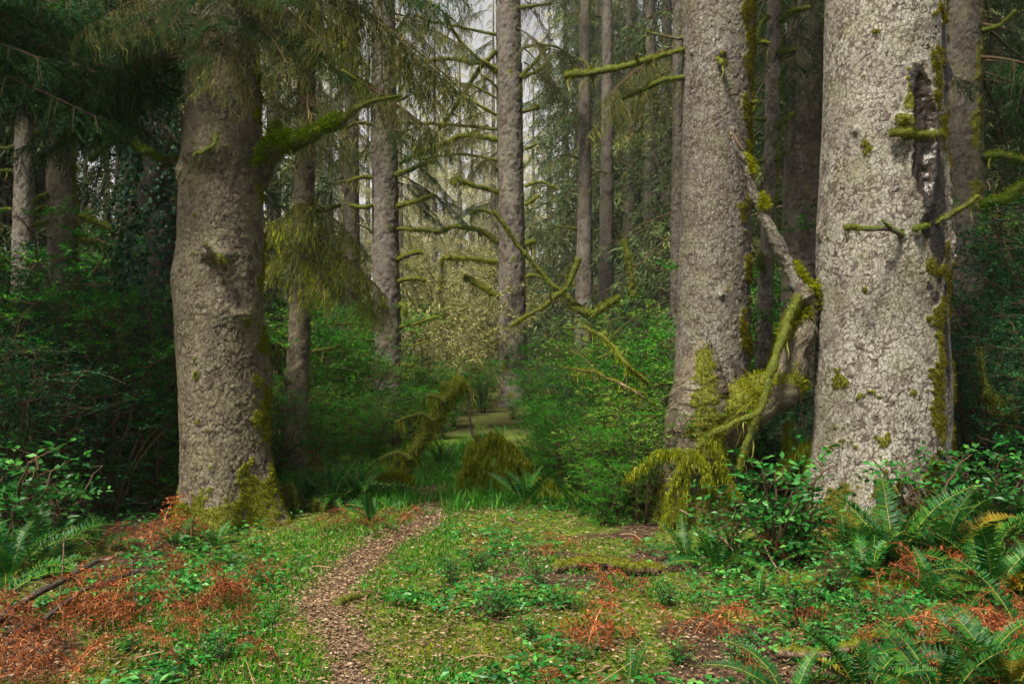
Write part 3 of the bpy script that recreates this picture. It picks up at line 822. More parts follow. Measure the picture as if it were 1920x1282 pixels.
# trunk right of the glade, with bare mossy limbs
D4 = 24.0
T4 = tree_at('straight grey spruce trunk with many bare mossy limbs, right of the misty gap', 962, D4)
make_trunk(T4, D4, [(0, 930, 976), (200, 931, 980), (400, 932, 983), (600, 934, 987), (720, 934, 990), (780, 932, 996)], 24, 'bark_grey', plate=.10, amp=.02, sidemoss=.15, seed=4, blobs=[(945, 688, 8, 14, 1.0), (962, 485, 7, 10, 1.0)])
T4B = [([(932, 134), (900, 121), (840, 111), (780, 118), (745, 127)], 8, 5, 1.0), ([(930, 66), (880, 55), (840, 47), (800, 40), (778, 27)], 5, 3, .8),
       ([(935, 133), (885, 100), (855, 65), (832, 26)], 6, 4, .7), ([(930, 96), (885, 150), (855, 200), (830, 232), (806, 272)], 8, 4, .7), ([(935, 166), (915, 150), (898, 138)], 4, 2, .7),
       ([(931, 216), (880, 188), (851, 172)], 5, 4, .8), ([(931, 243), (840, 234), (748, 232)], 5, 4, .9), ([(932, 263), (880, 255), (820, 273), (748, 306)], 8, 7, 1.0),
       ([(933, 361), (885, 346), (855, 335), (852, 346)], 8, 5, .9), ([(934, 456), (905, 435), (855, 425), (825, 433), (772, 430)], 9, 5, 1.0), ([(933, 492), (880, 486), (829, 484)], 7, 6, 1.0),
       ([(829, 486), (826, 540), (832, 592)], 6, 5, .3), ([(936, 556), (905, 541), (871, 517)], 7, 7, 1.0), ([(935, 320), (925, 310), (914, 300)], 3, 2, .3),
       ([(932, 185), (880, 160), (820, 155)], 3, 2, .9), ([(932, 300), (850, 290), (790, 300)], 4, 3, .9), ([(933, 405), (900, 395), (880, 402)], 5, 4, .9), ([(934, 640), (915, 645), (905, 640)], 4, 5, .9)]
for k, (pts, r0, r1, ms) in enumerate(T4B):
    n = len(pts)
    branch(T4, pts, [D4 - .1 - (k % 3 - .6) * .5 * i / n for i in range(n)], r0, r1, ms, .55, seed=80 + k, twigs=7, hanglen=.4, mossmat='drape' if k % 3 else 'moss')
for k, (pts, r0, r1, ms) in enumerate([
    ([(974, 16), (1000, 12), (1034, 8)], 6, 4, .8), ([(978, 92), (1020, 83), (1063, 102), (1076, 130)], 5, 3, .8), ([(976, 146), (1000, 120), (1026, 90)], 6, 4, .8), ([(980, 146), (1008, 134), (1028, 119)], 6, 5, .8),
    ([(984, 350), (1017, 342), (1047, 356)], 5, 4, .8), ([(985, 385), (1000, 376), (1013, 367)], 6, 4, .7), ([(986, 458), (995, 452), (1003, 453)], 7, 6, 1.0), ([(980, 210), (1000, 205), (1010, 198)], 6, 5, .8),
    ([(984, 280), (995, 275), (1006, 270)], 5, 4, .7), ([(986, 520), (1000, 515), (1015, 520)], 6, 4, .9)]):
    branch(T4, pts, D4 - .2, r0, r1, ms, .6, seed=110 + k, twigs=5, hanglen=.5, mossmat='moss')
hang_boughs(T4, (T4.location.x, D4), 8.2, 12, 10, BOUGH_L + BOUGH_F, rg, (.6, 1.0), (-80, 80), (0, 30), .3)
hang_boughs(T4, (T4.location.x, D4), 4.8, 9.5, 16, BOUGH_L + BOUGH, rg, (.4, .7), (120, 230), (5, 30), .6)

# the pale trunk just left of the widest one
D5 = 9.6
T5 = tree_at('tall grey spruce trunk rising behind the mossy forked stump', 1335, D5)
make_trunk(T5, D5, [(0, 1280, 1412), (150, 1279, 1408), (300, 1279, 1405), (450, 1275, 1406), (600, 1270, 1405), (700, 1264, 1404), (800, 1256, 1404), (980, 1248, 1406)], 14, 'bark_grey', plate=.042, amp=.006, res=1.12, sidemoss=.30, seed=5,
           blobs=[(1400, 30, 24, 60, 1.0), (1396, 205, 14, 30, 1.0), (1398, 380, 12, 30, .9), (1396, 500, 12, 60, .7), (1392, 620, 24, 50, 1.0), (1352, 118, 12, 12, .8)], mossmat='moss_gold',
           bumps=[(1352, 118, 10, 12, 8), (1300, 110, 6, 6, 5), (1350, 555, 8, 8, 6)])
for k, (pts, r0, r1, dz, ms) in enumerate([([(1288, 94), (1236, 106), (1190, 118), (1105, 137), (1060, 143)], 5, 9, [.0, -.1, -.1, .0, .1], .9), ([(1286, 146), (1240, 152), (1208, 166), (1168, 186)], 6, 4, [0, -.1, 0, .1], .9), ([(1285, 74), (1250, 68), (1212, 60)], 3, 2, [0, 0, 0], .1),
                                          ([(1398, 190), (1412, 195), (1420, 190)], 5, 4, [-.1, -.1, -.1], .9), ([(1395, 80), (1420, 78), (1442, 82)], 5, 4, [0, 0, 0], .6), ([(1345, 110), (1352, 118), (1358, 112)], 5, 3, [-.3, -.42, -.44], .7)]):
    branch(T5, pts, [D5 - .05 + q for q in dz], r0, r1, ms, .5, seed=130 + k, mossmat='moss', twigs=3 if k < 2 else 0)

# the widest pale trunk on the right
D6 = 9.0
T6 = tree_at('widest pale grey spruce trunk with black resin scar, among ferns on the right', 1645, D6)
make_trunk(T6, D6, [(0, 1553, 1766), (200, 1546, 1767), (400, 1537, 1769), (500, 1535, 1770), (640, 1533, 1772), (800, 1530, 1775), (880, 1524, 1774), (950, 1514, 1778), (1000, 1504, 1784)], 15, 'bark_pale', plate=.046, amp=.006, res=1.12, sidemoss=.22, basemoss=.62, flare=.2, seed=6,
           blobs=[(1752, 640, 20, 90, .9), (1746, 760, 30, 110, .85), (1740, 860, 42, 70, .9), (1700, 200, 16, 70, .7), (1690, 250, 22, 16, 1.1), (1748, 200, 14, 60, .8), (1762, 470, 10, 50, 1.0), (1764, 30, 8, 60, .9), (1600, 820, 60, 40, .35), (1560, 930, 60, 50, .6), (1640, 790, 50, 50, .3)],
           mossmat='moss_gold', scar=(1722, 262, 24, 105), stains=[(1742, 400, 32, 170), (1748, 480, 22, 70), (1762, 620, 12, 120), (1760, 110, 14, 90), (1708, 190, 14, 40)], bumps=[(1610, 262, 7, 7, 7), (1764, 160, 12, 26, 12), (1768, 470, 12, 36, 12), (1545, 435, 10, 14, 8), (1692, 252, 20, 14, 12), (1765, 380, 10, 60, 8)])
branch(T6, [(1692, 446), (1685, 437), (1662, 428), (1632, 431), (1600, 428)], [D6 - .52, D6 - .62, D6 - .72, D6 - .8, D6 - .86], 7, 4, .15, 0, seed=150)
branch(T6, [(1612, 431), (1600, 428), (1588, 429)], D6 - .85, 5, 8, 1.0, .2, seed=151, tufts=2.5, mossmat='moss')
branch(T6, [(1672, 428), (1660, 420), (1654, 412)], D6 - .72, 4, 2.5, .5, 0, seed=152)
branch(T6, [(1742, 432), (1762, 420), (1790, 405), (1815, 386), (1836, 368)], [D6 - .3, D6 - .5, D6 - .6, D6 - .7, D6 - .75], 6, 4, .8, .2, seed=153, mossmat='moss')
branch(T6, [(1752, 426), (1735, 428), (1715, 430)], [D6 - .35, D6 - .55, D6 - .62], 5, 5, .7, 0, seed=154)
branch(T6, [(1668, 252), (1690, 252), (1712, 250)], [D6 - .6, D6 - .62, D6 - .55], 8, 10, 1.0, .4, seed=155, mossmat='moss', tufts=2)
branch(T6, [(1722, 254), (1742, 254), (1762, 250)], [D6 - .5, D6 - .48, D6 - .42], 5, 9, 1.0, .5, seed=156, mossmat='moss', tufts=2)

# behind and beside them
D7 = 13.5
T7 = tree_at('grey-brown spruce trunk with rusty moss, half hidden behind the widest pale trunk', 1805, D7)
make_trunk(T7, D7, [(0, 1760, 1838), (200, 1761, 1840), (400, 1764, 1843), (660, 1770, 1850), (860, 1770, 1860)], 15, 'bark_dark', plate=.055, amp=.013, sidemoss=.25, seed=7, mossmat='moss_gold',
           blobs=[(1830, 250, 20, 40, .9), (1826, 350, 26, 30, .7), (1832, 120, 8, 60, .8), (1835, 420, 18, 60, .6)])
for k, (pts, r0, r1) in enumerate([([(1838, 395), (1862, 380), (1888, 372), (1925, 342)], 12, 9), ([(1842, 300), (1880, 288), (1922, 305)], 9, 9), ([(1838, 60), (1870, 50), (1905, 20)], 6, 3), ([(1842, 398), (1860, 410), (1880, 400)], 6, 4)]):
    branch(T7, pts, [D7 - .1] + [D7 - .4] * (len(pts) - 1), r0, r1, .95, .4, seed=170 + k)
hang_boughs(T7, (T7.location.x, D7), 4.8, 9, 16, BOUGH, rg, (.8, 1.2), (-70, 60), (0, 25), .2)

D8 = 12.6
T8 = tree_at('shaded brown spruce trunk in the gap between the two pale trunks', 1508, D8)
make_trunk(T8, D8, [(0, 1478, 1544), (300, 1471, 1545), (600, 1465, 1550), (900, 1462, 1552)], 15, 'bark_dark', plate=.065, amp=.014, sidemoss=.1, seed=8)
hang_boughs(T8, (T8.location.x, D8), 4.2, 7, 30, BOUGH, rg, (.5, .9), (170, 370), (10, 35), .25)
hang_boughs(T8, (T8.location.x, D8), 5.5, 8, 6, BOUGH, rg, (.8, 1.2), (20, 160), (0, 25), .2)

D9 = 11.0
T9 = tree_at('thin crooked mossy trunk with stubby limbs between the two pale trunks', 1436, D9)
make_trunk(T9, D9, [(0, 1440, 1464), (100, 1437, 1464), (250, 1434, 1459), (400, 1428, 1454), (600, 1418, 1448), (900, 1410, 1446)], 7.5, 'bark_grey', plate=.05, amp=.01, sidemoss=.35, seed=9, top_r=.05)
for k, (pts, r0, r1) in enumerate([([(1456, 240), (1474, 224), (1489, 212)], 6, 7), ([(1453, 303), (1464, 294), (1472, 284)], 5, 5), ([(1460, 102), (1474, 98), (1492, 94)], 7, 8), ([(1442, 30), (1428, 48), (1420, 70)], 6, 4), ([(1462, 40), (1485, 22), (1518, 14)], 7, 6), ([(1438, 78), (1420, 76), (1408, 74)], 4, 4), ([(1435, 300), (1425, 303), (1412, 300)], 4, 4), ([(1430, 480), (1425, 490), (1428, 505)], 9, 9), ([(1436, 225), (1420, 222), (1408, 222)], 4, 3)]):
    branch(T9, pts, D9 - .12, r0, r1, .95, .3, seed=190 + k)

D10, D11 = 25.0, 27.0
T10 = tree_at('slender grey trunk among hanging boughs, right of the glade', 1095, D10)
make_trunk(T10, D10, [(0, 1090, 1106), (270, 1086, 1108), (560, 1078, 1112), (700, 1076, 1114)], 20, 'bark_grey', plate=.09, amp=.014, sidemoss=.2, seed=10, tuft=.4)
T11 = tree_at('farther slender grey trunk just behind the other slim one, right of the glade', 1138, D11)
make_trunk(T11, D11, [(0, 1130, 1148), (300, 1126, 1150), (560, 1122, 1152), (700, 1120, 1154)], 20, 'bark_grey', plate=.09, amp=.014, sidemoss=.1, seed=12, tuft=.4)
for k, (pts, r0, r1) in enumerate([([(1088, 300), (1060, 290), (1030, 300)], 3, 2), ([(1108, 330), (1125, 322), (1140, 326)], 3, 2), ([(1086, 430), (1050, 425), (1030, 432)], 3, 2), ([(1110, 430), (1118, 432), (1126, 428)], 3, 3), ([(1084, 510), (1060, 518), (1040, 515)], 3, 3)]):
    branch(T10, pts, D10, r0, r1, .9, .5, seed=210 + k, hanglen=.4)

D12, D13 = 17.0, 13.6
T12 = tree_at('grey lichen-spotted spruce trunk at the far left edge', 44, D12)
make_trunk(T12, D12, [(0, 36, 62), (150, 32, 62), (400, 25, 64), (540, 22, 66), (700, 20, 68)], 16, 'bark_grey', plate=.075, amp=.014, sidemoss=.12, seed=13)
T13 = tree_at('brown spruce trunk with ragged moss down its right side, near left edge', 118, D13)
make_trunk(T13, D13, [(0, 94, 140), (100, 92, 140), (300, 88, 140), (560, 93, 148), (760, 94, 152)], 15, 'bark_olive', plate=.065, amp=.013, sidemoss=.42, seed=14, mossmat='moss_gold', blobs=[(140, 450, 8, 60, .9), (142, 540, 10, 60, .9)])
T14 = tree_at('thin trunk standing between the two trunks at the left edge', 80, 22)
make_trunk(T14, 22, [(0, 74, 90), (400, 72, 92), (600, 70, 93)], 16, 'bark_grey', plate=.09, amp=.014, seed=15)
for k, (pts, r0, r1) in enumerate([([(150, 405), (188, 420), (230, 441)], 7, 6), ([(150, 450), (178, 458), (200, 472)], 8, 7), ([(135, 165), (160, 160), (190, 162)], 8, 6), ([(136, 216), (158, 210), (178, 208)], 7, 6), ([(92, 365), (72, 370), (62, 380)], 6, 5), ([(92, 385), (76, 388), (64, 400)], 6, 6), ([(92, 415), (76, 420), (60, 424)], 6, 4), ([(94, 245), (78, 246), (68, 250)], 6, 6)]):
    branch(T13, pts, D13 - .15, r0, r1, .95, .4, seed=220 + k)
for k, pts in enumerate([[(28, 170), (12, 170), (-10, 172)], [(26, 275), (10, 276), (-15, 275)], [(24, 322), (5, 320), (-20, 318)], [(22, 394), (10, 394), (-10, 392)]]):
    branch(T12, pts, D12 - .1, 5, 4, .95, .5, seed=235 + k)
hang_boughs(T13, (T13.location.x, D13), 5.9, 8.6, 28, BOUGH + BOUGH_L[:1], rg, (.8, 1.2), (-200, 20), (0, 30), .2)
hang_boughs(T12, (T12.location.x, D12), 6.6, 9.8, 22, BOUGH + BOUGH_L[:1], rg, (.8, 1.2), (-200, 40), (0, 30), .2)
for lab, x_, y_ in (('spruce added off the left edge to shade the thicket, dark boughs reaching in', -6.0, 8.4), ('unseen spruce added behind the first left-edge one to shade the thicket', -7.7, 10.9)):  # shade trees added beyond the left edge to darken the thicket
    t_ = thing('spruce_tree', lab, 'tree', (x_, y_, float(gz(x_, y_))))
    limb(t_, np.array([(x_, y_, -.3), (x_ + .05, y_, 4), (x_, y_, 13)]), .26, .06, .3, 0, 'bark_dark', 'moss', 256, .3, 'trunk', seg=20)
    if y_ < 9: hang_boughs(t_, (x_, y_), 4.2, 4.9, 16, BOUGH, rg, (1.0, 1.3), (-20, 40), (-14, 4), .15)
    hang_boughs(t_, (x_, y_), 5.0, 8.5, 22, BOUGH, rg, (.9, 1.3), (60, 300), (0, 28), .15)
T15 = tree_at('dark narrow trunk showing along the left edge of the tall grey trunk', 1268, 14.5)
make_trunk(T15, 14.5, [(0, 1262, 1284), (300, 1259, 1284), (560, 1256, 1285), (800, 1254, 1288)], 14, 'bark_dark', plate=.06, amp=.012, seed=16)
hang_boughs(T15, (T15.location.x, 14.5), 4.8, 8, 8, BOUGH_L, rg, (.5, .8), (90, 260), (10, 35), .1)
T16 = tree_at('pale trunk glimpsed between the burled trunk and its slim neighbour', 514, 21)
make_trunk(T16, 21, [(200, 500, 526), (540, 500, 528), (800, 498, 532)], 18, 'bark_grey', plate=.09, amp=.014, seed=17)
T17 = tree_at('brown trunk behind the moss curtain, left of the misty gap', 655, 27)
make_trunk(T17, 27, [(100, 648, 672), (400, 644, 674), (700, 640, 678)], 22, 'bark_dark', plate=.1, amp=.014, sidemoss=.2, seed=18)
for k, (pts, r0, r1) in enumerate([([(648, 340), (620, 345), (600, 338)], 3, 3), ([(672, 300), (690, 270), (700, 262)], 3, 2), ([(670, 420), (690, 430), (700, 440)], 3, 3), ([(646, 470), (615, 480), (590, 470)], 4, 3), ([(672, 540), (700, 560), (730, 552)], 4, 3)]):
    branch(T17, pts, 26.7, r0, r1, .95, .5, seed=240 + k, hanglen=.5, mossmat='moss')
hang_boughs(T17, (T17.location.x, 27), 6, 14, 22, BOUGH_F, rg, (.6, .95), (100, 300), (5, 30), .2)
# dead crooked limb hanging in the dark boughs on the left
CB = thing('dead_branch', 'dark crooked dead branch with moss, hanging below the boughs at upper left', 'branch', P(300, 298, 10.2))
branch(CB, [(185, 226), (200, 252), (225, 264), (248, 268)], 10.2, 6, 9, .5, .2, seed=250)
branch(CB, [(248, 268), (272, 286), (300, 298), (330, 300)], [10.2, 10.1, 9.8, 9.2], 9, 7, .4, .2, seed=251)
branch(CB, [(210, 262), (192, 278), (168, 302)], 10.2, 6, 5, .95, .2, seed=252, mossmat='moss')

# ------------------------------------------------------------------ mossy forked stump, leaning pole, fallen limbs
DF = 8.95
fx, fy = ground_at(1300, 985)
FS = thing('forked_stump', 'broken forked trunk thick with moss at the foot of the tall grey trunk', 'stump', (P(1300, 0, DF)[0], DF, float(gz(P(1300, 0, DF)[0], DF))))
_st, _ = make_trunk(FS, DF, [(640, 1312, 1330), (662, 1295, 1345), (690, 1272, 1352), (720, 1262, 1364), (760, 1252, 1370), (800, 1246, 1368), (860, 1242, 1362), (920, 1236, 1362), (990, 1222, 1372)], 1.64, 'bark_olive', plate=.05, amp=.014, basemoss=.6, seed=19, top_r=.02, res=1.3,
           blobs=[(1330, 780, 60, 110, .8), (1320, 690, 34, 50, .9), (1260, 960, 40, 60, 1.0), (1350, 880, 40, 60, .9)], flare=.05, tuftlen=.04)
limb(FS, np.array([P(1335, 800, DF), P(1390, 775, DF - .02), P(1440, 750, DF - .02), P(1485, 705, DF), P(1510, 640, DF), P(1515, 585, DF), P(1506, 540, DF)]), .21, .085, .3, .3, 'bark_olive', 'moss', 260, .5, 'limb', 0, None, .25, 26)
limb(FS, np.array([P(1498, 555, DF - .1), P(1478, 600, DF - .16), P(1462, 655, DF - .3), P(1440, 715, DF - .38), P(1418, 775, DF - .42), P(1370, 800, DF - .4), P(1330, 815, DF - .42), P(1308, 840, DF - .42)]), .026, .018, .9, .5, 'branch', 'moss', 261, 1.0, 'limb', 0, None, .2)
limb(FS, np.array([P(1418, 775, DF - .42), P(1400, 840, DF - .4), P(1385, 880, DF - .38)]), .03, .012, .6, .6, 'branch', 'moss', 262, 1.0)
def drape(parent, lines, depth, n, ln, w, seed, mats=('drape', 'drape')):
    """sheets of hanging moss below the given lines"""
    r = np.random.default_rng(seed)
    mb = MB()
    for pts, r0 in lines:
        c = catmull([P(a, b, depth) for a, b in pts], 24)
        c += np.cumsum(r.normal(size=(24, 3)), 0) * .006
        add_tube(mb, c, np.linspace(r0, r0 * .4, 24) * .55 * depth / FPX, 5, 0, .3, 1.0, seed)
        n_ = n * 4
        u = r.random(n_) * 22.99; k = u.astype(int); f = (u - k)[:, None]
        b = c[k] * (1 - f) + c[k + 1] * f + r.normal(size=(n_, 3)) * np.array([.028, .04, .02])
        ribbons(mb, b, ln * (.25 + 1.2 * r.random(n_) ** 1.6), w * .36 * (.5 + r.random(n_)), 1, np.clip(r.normal(.5, .25, n_), 0, 1), .26, r)
        n_ = n * 10
        u = r.random(n_) * 22.99; k = u.astype(int); f = (u - k)[:, None]
        b = c[k] * (1 - f) + c[k + 1] * f + runit(n_, r) * (r0 * .7 * r.random((n_, 1)) * depth / FPX) + r.normal(size=(n_, 3)) * .012
        blades(mb, b, nrm(runit(n_, r) + np.array([0, 0, -.7])), .04, .007, 2, np.clip(r.normal(.5, .25, n_), 0, 1), r)
    return link('moss_drape', mb.mesh('moss_drape', [M['branch'], M[mats[1]], M[mats[0]]], np.array(parent.location)), parent)
drape(FS, [([(1290, 845), (1278, 870), (1262, 905), (1248, 960), (1240, 1000)], 9), ([(1290, 845), (1290, 880), (1286, 930), (1282, 985)], 10), ([(1330, 828), (1350, 850), (1366, 890), (1384, 922)], 9), ([(1302, 842), (1310, 880), (1325, 915)], 7), ([(1278, 845), (1255, 852), (1236, 852), (1205, 872), (1176, 892)], 7)], DF - .42, 170, .055, .022, 270)
drape(FS, [([(1480, 790), (1485, 840), (1470, 890)], 7), ([(1512, 830), (1490, 850), (1455, 885)], 6), ([(1512, 830), (1518, 870), (1512, 900)], 6)], DF + .1, 90, .12, .02, 271)
LP = thing('leaning_pole', 'bare broken pole leaning from the forked stump against the tall grey trunk', 'branch', P(1505, 545, DF - .02))
limb(LP, np.array([P(1512, 560, DF - .02), P(1480, 500, DF + .02), P(1445, 420, DF + .05), P(1415, 345, DF + .08), P(1385, 270, DF + .1), P(1373, 240, DF + .1)]), .074, .028, .16, .15, 'bark_grey', 'moss', 265, .5, 'pole', 0, None, .1, 14)
limb(LP, np.array([P(1392, 282, DF + .02), P(1382, 258, DF + .0), P(1370, 238, DF - .02)]), .02, .006, 0, 0, 'dead_wood', 'moss', 266, 0, 'splinter')

DL = 11.6
FL = thing('fallen_limb', 'mossy fallen limb slanting up beside the path, moss hanging below it', 'branch', P(745, 900, DL))
branch(FL, [(735, 905), (765, 865), (800, 815), (826, 778), (842, 742), (866, 712)], [DL, DL, DL, DL + .1, DL + .1, DL + .1], 17, 11, 1.0, 1.0, seed=280, tufts=1.6, mossmat='drape', hangmat='drape', hanglen=.22)
branch(FL, [(838, 748), (836, 728), (830, 716)], DL + .1, 9, 6, 1.0, .5, seed=281, mossmat='drape', hangmat='drape')
branch(FL, [(860, 716), (878, 722), (892, 745)], DL + .1, 6, 3, 1.0, 2.5, seed=282, mossmat='drape', hangmat='drape', hanglen=.3)
branch(FL, [(770, 862), (745, 850), (715, 862), (690, 880)], DL - .1, 5, 3, 1.0, 2.5, seed=283, mossmat='drape', hangmat='drape', hanglen=.2)
branch(FL, [(815, 790), (790, 778), (765, 782), (742, 792)], DL - .1, 5, 3, 1.0, 2.5, seed=284, mossmat='drape', hangmat='drape', hanglen=.22)
branch(FL, [(835, 755), (815, 740), (800, 745)], DL, 4, 3, 1.0, 2.5, seed=285, mossmat='drape', hangmat='drape', hanglen=.25)
RC = thing('root_clump', 'dark mossy root clump beside the path at the foot of the fallen limb', 'stump', (*P(722, 0, 10.6)[:2], float(gz(P(722, 0, 10.6)[0], 10.6))))
for k, (pts, r0, r1) in enumerate([([(690, 975), (705, 930), (735, 905), (765, 915)], 26, 16), ([(735, 920), (765, 940), (775, 975)], 18, 12), ([(705, 935), (680, 945), (662, 980)], 16, 10), ([(735, 905), (750, 890), (768, 885)], 9, 6), ([(720, 915), (718, 950), (725, 985)], 22, 16)]):
    branch(RC, pts, 10.6 + .05 * k, r0, r1, .5, .8, 'bark_dark', 'moss', 290 + k, 1.0, 'root', hanglen=.12)
MS = thing('moss_curtain_branch', 'drooping dead branch hung with a thick curtain of yellow moss, right of path', 'branch', P(893, 825, 10.4))
branch(MS, [(886, 735), (881, 775), (886, 812), (896, 828)], 10.4, 3, 4, .3, .2, seed=300)
branch(MS, [(892, 824), (930, 845), (970, 880), (1020, 915), (1075, 950)], [10.4, 10.4, 10.5, 10.6, 10.8], 7, 5, .35, .6, seed=301)
drape(MS, [([(905, 830), (892, 850), (884, 890), (882, 940)], 6), ([(925, 840), (910, 865), (900, 900), (890, 945)], 7), ([(945, 850), (935, 880), (930, 915), (922, 950)], 7), ([(930, 825), (955, 840), (975, 870), (990, 900)], 7), ([(915, 832), (925, 815), (945, 835), (960, 865)], 7), ([(955, 865), (965, 900), (975, 930)], 6), ([(890, 830), (872, 845), (866, 870)], 5), ([(900, 860), (878, 880), (872, 915)], 5), ([(940, 845), (950, 880), (945, 930)], 5), ([(965, 850), (985, 865), (1005, 905)], 5), ([(915, 880), (905, 910), (908, 950)], 5), ([(880, 930), (890, 945), (905, 938)], 6), ([(935, 900), (955, 920), (965, 945)], 5)], 10.35, 190, .055, .026, 302)
drape(MS, [([(1010, 900), (1030, 905), (1050, 925)], 5), ([(1080, 930), (1070, 955), (1066, 985)], 6), ([(1105, 925), (1095, 960), (1090, 995)], 6)], 9.9, 110, .16, .024, 303)
TG = thing('fallen_branch', 'crossed mossy fallen branches propped in the shrubs right of the glade', 'branch', P(1110, 590, 15.0))
branch(TG, [(925, 395), (952, 432), (978, 470), (1030, 525), (1075, 565), (1112, 594)], 15, 4, 6, .9, .6, seed=310, mossmat='moss')
branch(TG, [(1108, 594), (1135, 575), (1162, 557)], 15, 9, 6, 1.0, .8, seed=311, mossmat='moss')
branch(TG, [(1086, 484), (1072, 520), (1056, 548), (1025, 570), (990, 590), (958, 612)], 14.8, 6, 4, 1.0, .8, seed=312, mossmat='moss', twigs=3)
branch(TG, [(1108, 596), (1090, 582), (1065, 575)], 14.9, 8, 5, 1.0, .8, seed=313, mossmat='moss')
branch(TG, [(1172, 448), (1180, 500), (1188, 556)], 14.5, 4, 7, 1.0, .8, seed=314, mossmat='moss')
for k, (pts, lab) in enumerate([([(1235, 770), (1190, 735), (1120, 700), (1060, 690)], 'thin reddish bare branch arching through the top of the shrub bank'), ([(1240, 800), (1190, 815), (1130, 800), (1085, 830)], 'mossy twig reaching left out of the shrub bank toward the moss curtain'), ([(1215, 720), (1170, 680), (1140, 640), (1090, 610)], 'slender mossy branch rising left out of the shrub bank')]):
    t_ = thing('bank_branch', lab, 'branch', P(*pts[0], 10.0))
    branch(t_, pts, [10.0, 9.8, 10.4, 11.2], 4, 2, .2 if k == 0 else .9, .8, 'dead_wood' if k == 0 else 'branch', 'moss', 324 + k, 1.0, 'stem', 8, 'drape', .14)
RB = thing('mossy_branch', 'mossy hooked branch rising out of the dark shrubs at the right edge', 'branch', (*P(1915, 0, 9.6)[:2], float(gz(P(1915, 0, 9.6)[0], 9.6))))
branch(RB, [(1838, 650), (1840, 700), (1852, 740), (1872, 768), (1890, 815), (1908, 865), (1918, 960)], 9.6, 3, 9, .8, .4, seed=320, mossmat='moss')
branch(RB, [(1845, 735), (1862, 752), (1878, 778)], 9.55, 8, 12, 1.0, .5, seed=321, mossmat='moss', tufts=2)
branch(RB, [(1890, 745), (1900, 765), (1905, 790)], 9.6, 8, 6, 1.0, .5, seed=322, mossmat='moss')
MR = thing('mossy_roots', 'tangle of arching moss-covered roots at right foot of the burled trunk', 'roots', (*P(545, 0, 9.3)[:2], float(gz(P(545, 0, 9.3)[0], 9.3))))
for k, (pts, r0, r1) in enumerate([([(515, 960), (530, 925), (545, 912), (552, 935), (560, 985)], 8, 6), ([(500, 985), (528, 965), (540, 940), (555, 930)], 9, 6), ([(588, 985), (590, 955), (600, 940), (608, 960), (605, 990)], 5, 4), ([(520, 985), (535, 972), (560, 975)], 7, 5), ([(598, 938), (580, 950), (574, 985)], 4, 3)]):
    branch(MR, pts, 9.25 + .05 * k, r0, r1, 1.0, .8, 'branch', 'moss', 330 + k, 1.3, 'root', hanglen=.1)

# loose wood on the floor
def stick(name, label, pts, r0, r1, mat='dead_wood', moss=.15, seed=0, cat='branch', twigs=0):
    pts = np.array(pts, dtype=float)
    t = thing(name, label, cat, pts[0])
    limb(t, pts, r0, r1, moss, 0, mat, 'moss', seed, .6, 'stem', twigs, None, .1, 10)
    return t
def G(px, py, up=0.0):
    x, y = ground_at(px, py)
    return (x, y, float(gz(x, y)) + up)
stick('broken_branch', 'longer dark broken branch with splintered pale tip, propped at left foreground', [P(-40, 1190, 5.3), P(40, 1128, 5.5), P(85, 1100, 5.6), P(150, 1068, 5.8), P(196, 1046, 5.9)], .025, .014, 'dark_stick', 0, 340)
s_ = stick('broken_branch', 'thinner dark broken branch just below the splintered one, left foreground', [P(10, 1212, 5.25), P(75, 1172, 5.35), P(115, 1140, 5.45), P(160, 1100, 5.6), P(205, 1085, 5.7), P(262, 1070, 5.8)], .017, .009, 'dark_stick', 0, 341, twigs=1)
stick('splinter', 'pale splintered tip of the longer broken branch', [P(188, 1050, 5.88), P(205, 1043, 5.9), P(221, 1035, 5.92)], .014, .003, 'dead_wood', 0, 342)
stick('fallen_stick', 'long pale brown stick lying among ferns at bottom right', [G(1455, 1238, .05), G(1540, 1240, .05), G(1610, 1232, .07), G(1660, 1220, .09), P(1692, 1205, 5.3)], .022, .016, 'dead_wood', .05, 343)
stick('fallen_stick', 'thin black twig slanting across the clearing at bottom right', [P(1545, 1182, 5.5), P(1590, 1195, 5.4), P(1625, 1208, 5.3), P(1650, 1222, 5.25)], .007, .008, 'bark_dark', 0, 344)
stick('fallen_log', 'half buried dark rotten log below the ferns, right foreground', [G(1465, 1105, .04), G(1530, 1110, .05), G(1600, 1118, .05), G(1700, 1120, .03)], .05, .04, 'dead_wood', .25, 345, 'log')
stick('fallen_log', 'low brown rotting log in the clearing, centre right', [G(1040, 1082, .03), G(1110, 1076, .05), G(1180, 1082, .04), G(1240, 1078, .03)], .035, .03, 'dead_wood', .3, 346, 'log')
stick('fallen_stick', 'short mossy stick lying beside the path', [G(630, 1147, .02), G(655, 1138, .03), G(690, 1126, .02)], .022, .012, 'branch', .9, 347)
stick('fallen_stick', 'bare pale stick poking up at the edge of the moss curtain', [P(952, 970, 8.9), P(985, 990, 8.7), P(1010, 1005, 8.6)], .012, .007, 'dead_wood', 0, 348)
for k, (a, b, c, lab) in enumerate([((120, 1010), (110, 1150), 5.9, 'upright red-brown dead stalk crossing the splintered branch'), ((250, 1050), (248, 1180), 5.7, 'dark red dead stalk standing right of the broken branches'), ((158, 1120), (152, 1210), 5.4, 'short rusty dead stalk below the thinner broken branch')]):
    stick('dead_stalk', lab, [P(b[0], b[1], c), P((a[0] + b[0]) / 2 + 2, (a[1] + b[1]) / 2, c), P(a[0], a[1], c)], .006, .004, 'dead_wood', 0, 350 + k, 'stalk')
